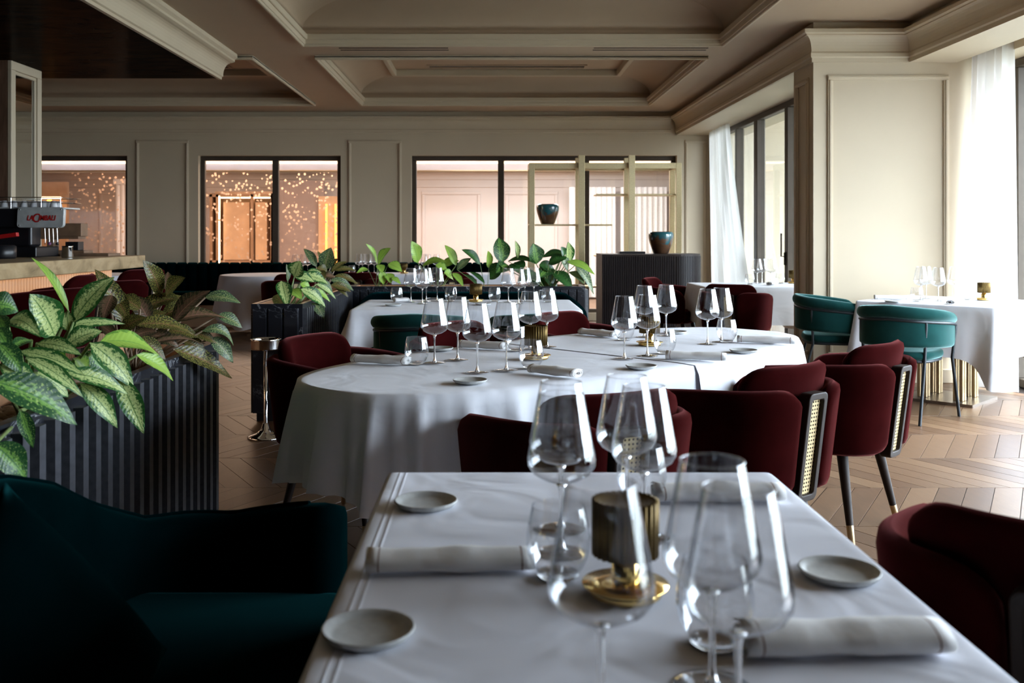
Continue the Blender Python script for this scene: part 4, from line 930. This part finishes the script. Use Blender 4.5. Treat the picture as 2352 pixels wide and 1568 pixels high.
# nearest table
g1 = 'glasses on the nearest table'
for x, y, lb in ((.112, .965, 'large blurred wine glass at the front, before the gold lamp'), (.246, 1.06, 'blurred wine glass of the front pair with its rim highest'), (.245, .945, 'blurred wine glass nearest of all, low in front'),
                 (.113, 1.51, 'wine glass behind the gold lamp of the nearest table, nearer of two in line'), (.121, 1.63, 'wine glass behind the gold lamp of the nearest table, farther of two in line'),
                 (.243, 1.70, 'wine glass with highest rim before the cane-backed chair'), (.255, 1.585, 'wine glass overlapping it, right of the dark chair')): wine(x, y, Z1, lb, g1)
tumbler(.100, 1.40, Z1, 'blurred water glass left of the nearest gold lamp', g1); tumbler(.275, 1.17, Z1, 'blurred water glass behind the nearest wine glass', g1); tumbler(.285, 1.80, Z1, 'water glass behind the far wine glasses of the nearest table', g1)
lamp(.188, 1.33, Z1, 'blurred gold lamp with fluted shade on the nearest table')
for (px, py), lb in (((846, 1447), 'grey side plate at the near left edge of the nearest table'), ((978, 1152), 'grey side plate near the far left corner of the nearest table'), ((1928, 1312), 'grey side plate at the right edge of the nearest table')):
    p = at(px, py, .758); plate(p.x, p.y, Z1, lb)
napkin(at(842, 1312, Z1), at(1225, 1306, Z1), 'blurred rolled napkin between the two left plates', 0, 0, 1.0); napkin(at(1700, 1500, Z1), at(2165, 1492, Z1), 'blurred rolled napkin at the front right of the nearest table', 1, 0, 1.1); napkin(at(1500, 1150, Z1), at(1795, 1150, Z1), 'rolled napkin at the far right corner of the nearest table', 2, 0, 1.05)
# oval table
g2 = 'glasses on the oval table'
for (px, py), lb in (((998, 833), 'leftmost tall wine glass on the oval table'), ((1051, 826), 'second wine glass from the left on the oval table'), ((1096, 855), 'third wine glass from the left, its foot nearest'), ((1163, 850), 'fourth wine glass from the left on the oval table'),
                     ((1217, 801), 'wine glass above the fluted lamp, left of two'), ((1256, 796), 'wine glass above the fluted lamp, right of two'), ((1434, 823), 'wine glass nearest the right half lamp, its foot on the cloth seam'), ((1487, 817), 'wine glass standing right in front of the second lamp'),
                     ((1480, 774), 'wine glass behind the second lamp, against the dark cabinet'), ((1530, 771), 'wine glass beyond the second lamp, against the burgundy chair'), ((1625, 790), 'left of the two wine glasses at the right end of the oval table'), ((1657, 785), 'right of the two wine glasses at the right end of the oval table')):
    p = at(px, py, Z2); wine(p.x, p.y, Z2, lb, g2)
for (px, py), lb in (((957, 836), 'leftmost water glass, touching the folded napkin'), ((1186, 805), 'water glass half behind the fourth wine glass'), ((1220, 845), 'water glass in front of the first gold lamp'), ((1434, 781), 'water glass beyond the seam, behind a wine glass'), ((1527, 812), 'water glass right of the second gold lamp'), ((1669, 785), 'rightmost water glass, beside the far right napkin')):
    p = at(px, py, Z2); tumbler(p.x, p.y, Z2, lb, g2)
for (px, py), lb in (((1231, 824), 'gold lamp with fluted shade in the middle of the oval table'), ((1492, 793), 'second gold lamp on the oval table, among four wine glasses')):
    p = at(px, py, Z2); lamp(p.x, p.y, Z2, lb)
for (px, py), lb in (((1080, 875), 'grey side plate at the front edge of the oval table, left of the seam'), ((1473, 842), 'grey side plate just left of the hanging cloth seam'), ((1708, 806), 'grey side plate at the right of the oval table'), ((1010, 801), 'grey side plate at the back of the oval table, left'), ((1551, 763), 'grey side plate at the back of the oval table, right')):
    p = at(px, py, .760); plate(p.x, p.y, Z2, lb)
for a, b_, lb, k in (((812, 832), (938, 838), 'folded napkin at the left end of the oval table', 0), ((1056, 798), (1160, 803), 'folded napkin at the back left of the oval table', 1), ((1222, 856), (1328, 868), 'rolled napkin with spiral end at the front of the oval table', 2),
                     ((1530, 824), (1668, 829), 'rolled napkin right of the cloth seam on the oval table', 1), ((1336, 768), (1416, 776), 'folded napkin at the back middle of the oval table', 0), ((1694, 786), (1826, 791), 'rolled napkin at the far right end of the oval table', 2)):
    napkin(at(*a, Z2), at(*b_, Z2), lb, k)
# table before the planter
g3 = 'glasses on the table before the planter'
for i, (px, py) in enumerate(((944, 693.6), (970, 697), (979, 692), (1004, 690.5), (1167.5, 693.6), (1191, 697), (1205, 691), (1226, 691.5))):
    p = at(px, py, Z2); wine(p.x, p.y, Z2, '%s wine glass from the left on the table before the planter' % cname(i), g3)
for i, (px, py) in enumerate(((911, 692.7), (1036, 692), (1136, 692), (1258, 694))):
    p = at(px, py, Z2); tumbler(p.x, p.y, Z2, '%s water glass from the left on the table before the planter' % cname(i), g3)
p = at(1093, 693, Z2); lamp(p.x, p.y, Z2, 'small gold lamp on the table before the planter'); p = at(903, 702, Z2); plate(p.x, p.y, Z2, 'grey side plate on the table before the planter, left'); p = at(1110, 700, Z2); plate(p.x, p.y, Z2, 'grey side plate on the table before the planter, middle')
napkin(at(905, 694, Z2), at(938, 693, Z2), 'crumpled napkin by the first water glass before the planter', 1)
# square table by the pier
g7 = 'glasses on the square table'
for i, (px, py) in enumerate(((2115, 688), (2127, 685), (2155, 691), (2192, 687))):
    p = at(px, py, Z2); wine(p.x, p.y, Z2, '%s wine glass from the left on the square table by the pier' % cname(i), g7)
for (px, py), lb in (((2106, 692), 'left'), ((2221, 687), 'right')): p = at(px, py, Z2); tumbler(p.x, p.y, Z2, '%s of the two water glasses on the square table by the pier' % lb, g7)
p = at(2260, 689, Z2); lamp(p.x, p.y, Z2, 'gold lamp on the square table, before the bright curtain'); p = at(2050, 693.5, Z2); plate(p.x, p.y, Z2, 'grey side plate at the corner of the square table'); 
napkin(at(2008, 687, Z2), at(2086, 688, Z2), 'folded napkin on the square table, near its corner', 0); napkin(at(2182, 699, Z2), at(2204, 693, Z2), 'small rolled napkin on the square table, before the wine glasses', 2)
# table in the bay
g6 = 'glasses on the bay table'
for i, (px, py) in enumerate(((1739, 651), (1750, 649.5), (1771, 650))):
    p = at(px, py, Z2); wine(p.x, p.y, Z2, '%s wine glass from the left on the bay table' % cname(i), g6)
for (px, py), lb in (((1722, 652.7), 'left'), ((1792, 651), 'right')): p = at(px, py, Z2); tumbler(p.x, p.y, Z2, '%s of the two water glasses on the bay table' % lb, g6)
p = at(1822, 650.5, Z2); lamp(p.x, p.y, Z2, 'gold lamp on the bay table, cut by the pier'); napkin(at(1766, 655, Z2), at(1781, 653, Z2), 'small dark-hemmed napkin roll on the bay table', 2)
# far tables
g5 = 'glasses on the far tables'
for i, (px, py) in enumerate(((823, 628), (832, 627), (848, 627), (856, 628), (974, 628), (983, 627), (1002, 628))):
    p = at(px, py, Z2); wine(p.x, 12.45+.1*(i % 2), Z2, '%s wine glass from the left on the far tables by the banquette' % cname(i), g5)
for i, px in enumerate((808, 960)): tumbler((px-VX)*12.4/FPX, 12.4, Z2, '%s water glass on the far tables by the banquette' % ('left', 'right')[i], g5)
lamp((928-VX)*12.4/FPX, 12.4, Z2, 'gold lamp on the far table by the banquette')
for i, px in enumerate((682, 695, 702)): wine((px-VX)*12.2/FPX, 12.1+.12*i, Z2, '%s wine glass from the left on the far round table' % cname(i), 'glasses on the far round table')
# ------------------------------------------------------------------ bar
B = empty('bar_counter', (0, 0, 0), label='bar counter with golden stone slab and softly lit fluted front', cat='bar')
MB().box(-4.255, -3.28, 3.5, 9.12, .948, 1.06).build('counter_slab', M['bartop'], B, bevel=.004, seg=1)
MB().box(-4.2, -3.52, 3.5, 8.92, 0, .948).build('bar_body', M['box_wood'], B)
BF = simple('fluted_bar_front', (.46, .30, .18), .5, nscale=8, var=.1)
mr = MB(); mr.lathe([(.0225, .08), (.0225, .925)], 8); mr.add([], []); meR = mr.mesh('flute', BF)
for i in range(118): pref(meR, B, 'flute', (-3.525, 3.55+i*.0455, 0))
MB().box(-3.47, -3.44, 3.6, 8.95, .936, .948).build('light_strip', emis('bar_strip', (1, .60, .28), 5), B)
area('bar_strip_lamp', (-3.40, 6.3, .93), (0, radians(-20), 0), .04, 5.2, 9, (1, .62, .34))
# column with framed mirror behind the bar
C_ = empty('column_behind_bar', kind='structure')
MB().box(-6.4, -4.30, 8.54, 9.12, 0, 2.81).build('column_core', M['col_wood'], C_)
mb = MB(); x = -4.30
for b in ((8.54, 9.12, 2.73, 2.81), (8.54, 8.62, 1.0, 2.73), (9.04, 9.12, 1.0, 2.73)):
    mb.box(x, x+.035, *b)
for b in ((8.62, 9.04, 2.70, 2.73), (8.62, 8.65, 1.0, 2.70), (9.01, 9.04, 1.0, 2.70)): mb.box(x, x+.02, *b)
mb.build('mirror_frame', M['paint'], C_, bevel=.004, seg=1); MB().box(x, x+.006, 8.65, 9.01, 1.0, 2.70).build('mirror', M['mirror'], C_)
# espresso machine, operator side to the bar
E = empty('espresso_machine', (-3.90, 8.45, 1.06), 0, 'black and steel espresso machine with red lettering on the bar', 'espresso machine')
MB().box(-1.05, .0, -.22, .22, .0, .09).build('base', M['black'], E, bevel=.01)
MB().box(-1.05, -.17, -.03, .22, .09, .30).build('back_housing', M['black'], E, bevel=.01)
MB().box(-1.10, -.14, -.22, .22, .26, .42).build('body', M['black'], E, bevel=.015)
MB().box(-.42, -.10, -.10, .10, .09, .28).build('side_cover', M['black'], E, bevel=.02)
sp = MB(); O = rrect(-.155, .245, .255, .43, .03, 4); n = len(O); sp.add([(p[0]*1-.0-(p[1]-.255)*-.05, -.245, p[1]) for p in O]+[(p[0]+(p[1]-.255)*.05, -.20, p[1]) for p in O], [tuple(range(n)), tuple(range(n, 2*n))[::-1]]+[(i, n+i, n+(i+1) % n, (i+1) % n) for i in range(n)])
SP = sp.build('side_panel', M['steel'], E, fix=True, bevel=.004)
for px, pz in ((-.13, .275), (-.125, .41), (.225, .41)): MB().lathe([(0, .004), (.006, .003), (.007, 0)], 10, M=Matrix.Translation((px, -.245, pz)) @ Matrix.Rotation(pi/2, 4, 'X')).build('rivet', M['chrome'], SP)
def text(body, size, loc, mat, parent, name, shear=.15, sx=1.0):
    c = bpy.data.curves.new(name, 'FONT'); c.body = body; c.size = size; c.extrude = .0015; c.shear = shear; c.offset = .0012; c.resolution_u = 4
    o = bpy.data.objects.new(name, c); COL.objects.link(o); o.parent = parent; o.location = loc; o.rotation_euler = (pi/2, 0, 0); o.scale = (sx, 1, 1); c.materials.append(mat)
    bpy.context.view_layer.update(); me = bpy.data.meshes.new_from_object(o.evaluated_get(bpy.context.evaluated_depsgraph_get())); me.name = name
    bpy.data.objects.remove(o); o = bpy.data.objects.new(name, me); COL.objects.link(o); o.parent = parent; o.location = loc; o.rotation_euler = (pi/2, 0, 0); o.scale = (sx, 1, 1); return o
text('LA', .062, (-.065, -.2475, .317), M['red_paint'], SP, 'lettering', .25, .75); text('C', .105, (-.022, -.2477, .302), M['red_paint'], SP, 'lettering', .2, .85); text('IMBALI', .062, (.034, -.2475, .317), M['red_paint'], SP, 'lettering', .25, .78)
MB().box(-.36, -.13, -.24, -.19, .20, .235, Matrix.Rotation(radians(-8), 4, 'Y')).build('red_trim', M['red_paint'], E, bevel=.004)
rl = MB()
for zz in (.475, .515): rl.tube([(-1.1, -.21, zz), (.20, -.21, zz), (.21, -.20, zz), (.21, .2, zz), (-1.1, .2, zz)], .004, 6)
for px in (-.8, -.5, -.22, .04, .205): rl.tube([(px, -.21, .42), (px, -.21, .515)], .004, 6)
rl.build('cup_rail', M['chrome'], E)
MB().box(-1.1, .20, -.2, .2, .42, .432).build('cup_tray', M['steel'], E)
meC = MB().lathe([(0, .0), (.033, 0), (.033, .004), (.030, .02), (.024, .045), (.018, .055), (0, .056)], 18).mesh('cup', M['white_china'])
for i in range(7):
    for j in range(2):
        o = bpy.data.objects.new('cup', meC); COL.objects.link(o); o.location = (-3.93+.15-i*.085, 8.45-.15+j*.09, 1.06+.4325)
        tag(o, 'white cup on the espresso machine, %s from its lettered end in the %s row' % (cname(i), ('near', 'far')[j]), 'cup', 'white cups on the espresso machine')
# steam wand tools hanging at the panel corner
h = MB()
for px in (.08, .115, .15, .185): h.tube([(px, -.23, .265), (px+.008, -.235, .14), (px+.004, -.235, .11)], .003, 6)
h.tube([(.075, -.235, .255), (.20, -.235, .255)], .006, 6); h.build('steam_wand', M['chrome'], E)
MB().lathe([(0, -.014), (.013, -.008), (.013, .008), (0, .014)], 12, .125, -.235, .118).build('wand_knob', simple('violet_knob', (.30, .12, .28), .2), E); MB().lathe([(0, -.014), (.013, -.008), (.013, .008), (0, .014)], 12, .19, -.235, .118).build('wand_knob', M['black'], E)
MB().lathe([(0, 0), (.045, 0), (.048, .01), (.042, .09), (.046, .10), (.040, .10), (.037, .012), (0, .012)], 20, -3.55, 8.05, 1.06).build('milk_jug', M['chrome'], label='small chrome jug on the bar before the espresso machine', cat='jug')
MB().lathe([(0, 0), (.10, 0), (.11, .015), (.11, .10), (.09, .11), (0, .11)], 24, -3.95, 7.75, 1.06).build('knock_box', M['black'], label='round black knock box on the bar before the machine', cat='box')
MB().box(-.22, .22, -.14, .14, 0, .025).build('wooden_tray', M['box_wood'], label='flat wooden board at the end of the bar', cat='board', loc=(-3.66, 8.78, 1.06), bevel=.004)
s_ = empty('wooden_stand', (-3.96, 8.86, 1.06), 0, 'walnut display stand of stacked shelves behind the espresso machine', 'stand')
MB().box(-.30, .24, -.08, .12, .03, .05).build('shelf', M['box_wood'], s_, bevel=.003); MB().box(-.22, .18, -.06, .10, .155, .18).build('shelf', M['box_wood'], s_, bevel=.003); MB().box(-.22, .20, -.05, .10, .18, .30).build('upper_box', M['box_wood'], s_, bevel=.004); MB().box(-.12, -.06, -.04, .08, .05, .155).build('upright', M['box_wood'], s_, bevel=.003); MB().box(.05, .17, -.04, .08, .05, .13).build('dark_drawer', M['black'], s_, bevel=.003); MB().box(-.30, .24, -.08, .12, 0, .03).build('foot', M['box_wood'], s_)
# ------------------------------------------------------------------ etagere, cabinet, vases
S = empty('shelving_unit', (0, 0, 0), 0, 'open pale brass shelving unit before the inner window', 'shelf')
YF, YR = 12.9, 13.35; f = lambda px, Y: (px-VX)*Y/FPX
for Y in (YF, YR):
    zt = 2.225; x0, x1 = .53, 2.585
    for a, b_ in ((x0, x0+.075), (x1-.075, x1)): MB().box(a, b_, Y, Y+.05, 0, zt).build('post', M['brass_pale'], S, bevel=.003, seg=1)
    MB().box(x0+.076, x1-.076, Y, Y+.05, zt-.075, zt).build('rail', M['brass_pale'], S, bevel=.003, seg=1)
    for a in (1.19, 1.865): MB().box(a, a+.085, Y-.052, Y-.002, 0, 2.325).build('post', M['brass_pale'], S, bevel=.003, seg=1)
for x in (.53, 2.51): MB().box(x, x+.075, YF+.05, YR, 2.15, 2.225).build('rail', M['brass_pale'], S, bevel=.003, seg=1)
for x0, x1, z in ((.53, 1.655, 1.40), (1.44, 2.56, 1.81), (1.44, 2.56, .98), (.53, 1.655, .56)): MB().box(x0, x1, YF+.052, YR-.054, z-.022, z).build('shelf_board', M['brass_pale'], S, bevel=.003, seg=1)
m, nt, N, L, b = nmat('teal_brown_glaze'); setp(b, rough=.14, coat=.4)
tc = N.new('ShaderNodeTexCoord'); sx = N.new('ShaderNodeSeparateXYZ'); L.new(tc.outputs['Object'], sx.inputs[0]); n = noise(N, L, tc.outputs['Object'], 7, 5, .6, .8)
t_ = math_(N, L, 'ADD', math_(N, L, 'MULTIPLY', sx.outputs[2], -2.2), n.outputs[0]); r = ramp(N, L, t_, [(.02, (.012, .085, .10)), (.12, (.02, .06, .07)), (.18, (.10, .045, .02)), (.6, (.05, .025, .015))]); L.new(r.outputs[0], b.inputs['Base Color']); M['glaze'] = m
meV = MB().lathe([(0, 0), (.085, 0), (.095, .01), (.115, .06), (.142, .14), (.155, .20), (.156, .235), (.148, .262), (.130, .275), (.122, .272), (.128, .255), (.12, .2), (.08, .03), (0, .02)], 40).mesh('vase', M['glaze'])
def vase(p, rz, label):
    o = bpy.data.objects.new('vase', meV); COL.objects.link(o); o.location = p; o.rotation_euler = (0, 0, rz); return tag(o, label, 'vase', 'teal glazed vases')
vase((f(1258, 13.12), 13.12, 1.40), .5, 'teal and brown glazed vase on the brass shelf'); 
Cb = empty('cabinet', (0, 0, 0), 0, 'tall dark fluted cabinet with a rounded right end', 'cabinet')
x0, x1, y0, y1, zt = 1.36, 2.62, 11.6, 12.25, 1.02
poly = [(x0, y0)]+[(x1-.36+.36*sin(a), y0+.36-.36*cos(a)) for a in [pi/2*k/10 for k in range(11)]]+[(x1, y1), (x0, y1)]
MB().prism(poly, .05, zt-.02).build('body', M['dark_wood'], Cb); MB().prism([(p[0]+.0, p[1]-.0) for p in poly], zt-.02, zt).build('top', M['dark_wood'], Cb, bevel=.004)
MB().prism([(x0+.05, y0+.05), (x1-.1, y0+.15), (x1-.06, y1-.04), (x0+.05, y1-.04)], 0, .05).build('plinth', M['black'], Cb)
FW = simple('fluted_dark_oak', (.010, .0065, .0065), .45, nscale=14, var=.25, spec=.2)
mr = MB(); mr.prism([(-.0105, .004), (-.0095, -.007), (.0095, -.007), (.0105, .004)], .06, zt-.025); meR2 = mr.mesh('flute', FW)
x = x0+.014
while x < x1-.37: pref(meR2, Cb, 'flute', (x, y0, 0)); x += .027
for k in range(22): a = pi/2*(k+.5)/21; pref(meR2, Cb, 'flute', (x1-.36+.36*sin(a), y0+.36-.36*cos(a), 0), a)
for k in range(10): pref(meR2, Cb, 'flute', (x1, y0+.37+k*.027, 0), pi/2)
vase((f(1518, 11.95), 11.95, zt), 2.6, 'teal and brown glazed vase on the dark cabinet')
MB().box(-.16, .16, -.1, .1, 0, .03).build('menu_folder', M['black'], label='flat black folder lying on the dark cabinet', cat='folder', loc=(f(1450, 11.9), 11.9, zt), bevel=.004)
# chrome stand beside the oval table
St = empty('bucket_stand', (-1.385, 5.92, 0), 0, 'chrome wine bucket stand with ring top and round foot', 'stand')
MB().lathe([(0, 0), (.108, 0), (.112, .006), (.10, .016), (.06, .026), (.03, .05), (.016, .09), (0, .095)], 36).build('foot', M['chrome'], St); MB().lathe([(.0125, .085), (.0125, .56), (0, .56)], 16).build('pole', M['chrome'], St)
MB().lathe([(.082, .548), (.088, .545), (.090, .552), (.090, .602), (.094, .610), (.088, .612), (.084, .604), (.084, .556)], 36, closed=True).build('ring', M['chrome'], St); MB().lathe([(0, .548), (.086, .548), (.086, .556), (0, .556)], 30).build('dish', M['chrome'], St)
# ------------------------------------------------------------------ sheer curtains
def curtain(top, bot, z1, z0, label, seed, waves=9, amp=.045, mid=None):
    rr = random.Random(seed); n, m_ = 110, 24; G = []
    for j in range(m_+1):
        t = j/m_; row = []
        for i in range(n+1):
            s = i/n; a = Vector(top[0]).lerp(Vector(top[1]), s); b_ = Vector(bot[0]).lerp(Vector(bot[1]), s); tt = t**1.25 if mid is None else t**mid
            p = a.lerp(b_, tt); k = amp*(.55+.45*t); o = k*sin(2*pi*waves*s+seed+.5*t)+.4*k*sin(2*pi*waves*1.7*s+2*seed)
            d_ = (Vector(top[1])-Vector(top[0])).normalized(); row.append((p.x-d_.y*o, p.y+d_.x*o, z1+(z0-z1)*t))
        G.append(row)
    mb = MB(); mb.grid(G); return mb.build('curtain', M['sheer'], None, label, 'curtain', 'sheer white curtains')
curtain(((3.12, 13.62), (3.10, 12.45)), ((2.98, 12.75), (3.06, 11.05)), 2.70, .02, 'sheer white curtain swept aside in the far window bay', 1, 8, .05)
curtain(((4.04, 8.04), (4.09, 7.52)), ((3.92, 8.03), (4.10, 7.50)), 2.775, .02, 'bright sheer white curtain by the square table', 2, 5, .05)
# ------------------------------------------------------------------ lounge furnishings beyond the windows
W_ = empty('display_shelving', (0, 0, 0), 0, 'warmly lit wooden display shelving in the lounge beyond', 'shelf')
LW2 = simple('lounge_walnut', (.32, .19, .11), .5, nscale=4, var=.12); LW = simple('pale_lounge_wood', (.55, .36, .22), .5, nscale=4, var=.12); OR = emis('amber_strip', (1, .42, .08), 3.2); WS = emis('warm_white_strip', (1, .75, .45), 6)
X0, X1 = -5.34, -4.12; Yb = 18.6
MB().box(X0, X1, Yb, Yb+.03, 0, 2.1).build('back_panel', LW, W_)
for x in (X0, X0+.12, X0+.78, X0+1.16, X1-.05): MB().box(x, x+.05, Yb-.35, Yb, 0, 2.05).build('upright', LW2, W_)
for z in (.72, 1.98): MB().box(X0, X1, Yb-.35, Yb, z, z+.05).build('shelf_board', LW2, W_)
for a, b_ in ((X0+.25, X0+.75), (X0+.86, X0+1.08), (X0+1.20, X1-.03)): MB().box(a, b_, Yb-.3, Yb-.05, .78, 1.88).build('fabric_panel', LW, W_)
MB().box(X0+.175, X0+.20, Yb-.36, Yb-.34, .1, 2.0).build('light_strip', WS, W_)
MB().box(X0+.2, X1, Yb-.30, Yb-.27, 1.955, 1.978).build('light_strip', WS, W_)
W2_ = empty('amber_shelving', (0, 0, 0), 0, 'amber-lit shelving strip at the right edge of the middle inner window', 'shelf')
for x in (-3.16, -2.98): MB().box(x, x+.035, 18.4, 18.43, .2, 1.85).build('light_strip', OR, W2_)
MB().box(-3.3, -2.9, 18.45, 18.6, 0, 2.0).build('back_panel', LW, W2_)
W3_ = empty('amber_shelving', (0, 0, 0), 0, 'amber-lit shelves at the left edge of the left inner window', 'shelf')
MB().box(-8.9, -8.17, 18.5, 18.6, 0, 2.28).build('back_panel', LW, W3_); MB().box(-8.9, -8.17, 18.2, 18.5, 1.985, 2.05).build('shelf_board', LW, W3_); MB().box(-8.9, -8.17, 18.22, 18.26, 1.945, 1.98).build('light_strip', WS, W3_); MB().box(-8.44, -8.36, 18.25, 18.29, 1.5, 1.945).build('light_strip', OR, W3_)
mv = simple('mauve_panel', (.30, .235, .215), .5, nscale=3); MB().box(-4.08, -3.2, 18.5, 18.6, 0, 2.3).build('mauve_partition', mv, label='mauve wall partition seen through the middle inner window', cat='partition')
m, nt, N, L, b = nmat('flecked_glass'); out = N['Material Output']; setp(b, color=(.62, .48, .38), rough=.4)
tc = N.new('ShaderNodeTexCoord'); vo = N.new('ShaderNodeTexVoronoi'); vo.inputs['Scale'].default_value = 15; L.new(tc.outputs['Object'], vo.inputs['Vector'])
sepc = N.new('ShaderNodeSeparateColor'); L.new(vo.outputs['Color'], sepc.inputs[0]); n = noise(N, L, tc.outputs['Object'], 60, 2)
dd = math_(N, L, 'ADD', vo.outputs['Distance'], math_(N, L, 'MULTIPLY', math_(N, L, 'SUBTRACT', n.outputs[0], .5), .25)); near_ = math_(N, L, 'LESS_THAN', dd, .30); pick = math_(N, L, 'GREATER_THAN', sepc.outputs[0], .22)
fac = math_(N, L, 'MULTIPLY', math_(N, L, 'MULTIPLY', near_, pick), .8); tr = N.new('ShaderNodeBsdfTransparent'); mx = N.new('ShaderNodeMixShader'); L.new(fac, mx.inputs[0]); L.new(tr.outputs[0], mx.inputs[1]); L.new(b.outputs[0], mx.inputs[2]); L.new(mx.outputs[0], out.inputs[0])
fs = empty('flecked_screen', (0, 0, 0), 0, 'glass screen flecked with pale petals in the lounge beyond', 'screen')
for i in range(4): MB().box(-7.2+i*1.2, -7.2+(i+1)*1.2-.01, 16.4, 16.402, .02, 2.32).build('pane', m, fs)
MB().box(-7.2, -2.41, 16.39, 16.41, 0, .02).build('rail', M['brass'], fs)
lc = empty('white_column', (0, 0, 0), 0, 'white fluted column in the lounge, seen through the left inner window', 'column')
for i in range(5): MB().lathe([(.05, 0), (.05, 2.2)], 10, -6.98+i*.085, 18.0, 0).build('flute', M['white_china'], lc)
MB().box(-7.05, -6.57, 17.93, 18.07, 2.2, 2.3).build('capital', M['white_china'], lc)
for x, lb in ((1.55, 'left'), (2.55, 'right')):
    G = [[(x+.9*i/60, 18.7+.035*sin(i*.9), 2.19-2.15*j) for i in range(61)] for j in range(2)]; q = MB(); q.grid(G); q.build('curtain', simple('lounge_curtain', (.8, .79, .77), .9), None, '%s of two white lounge curtains behind the brass shelving' % lb, 'curtain')
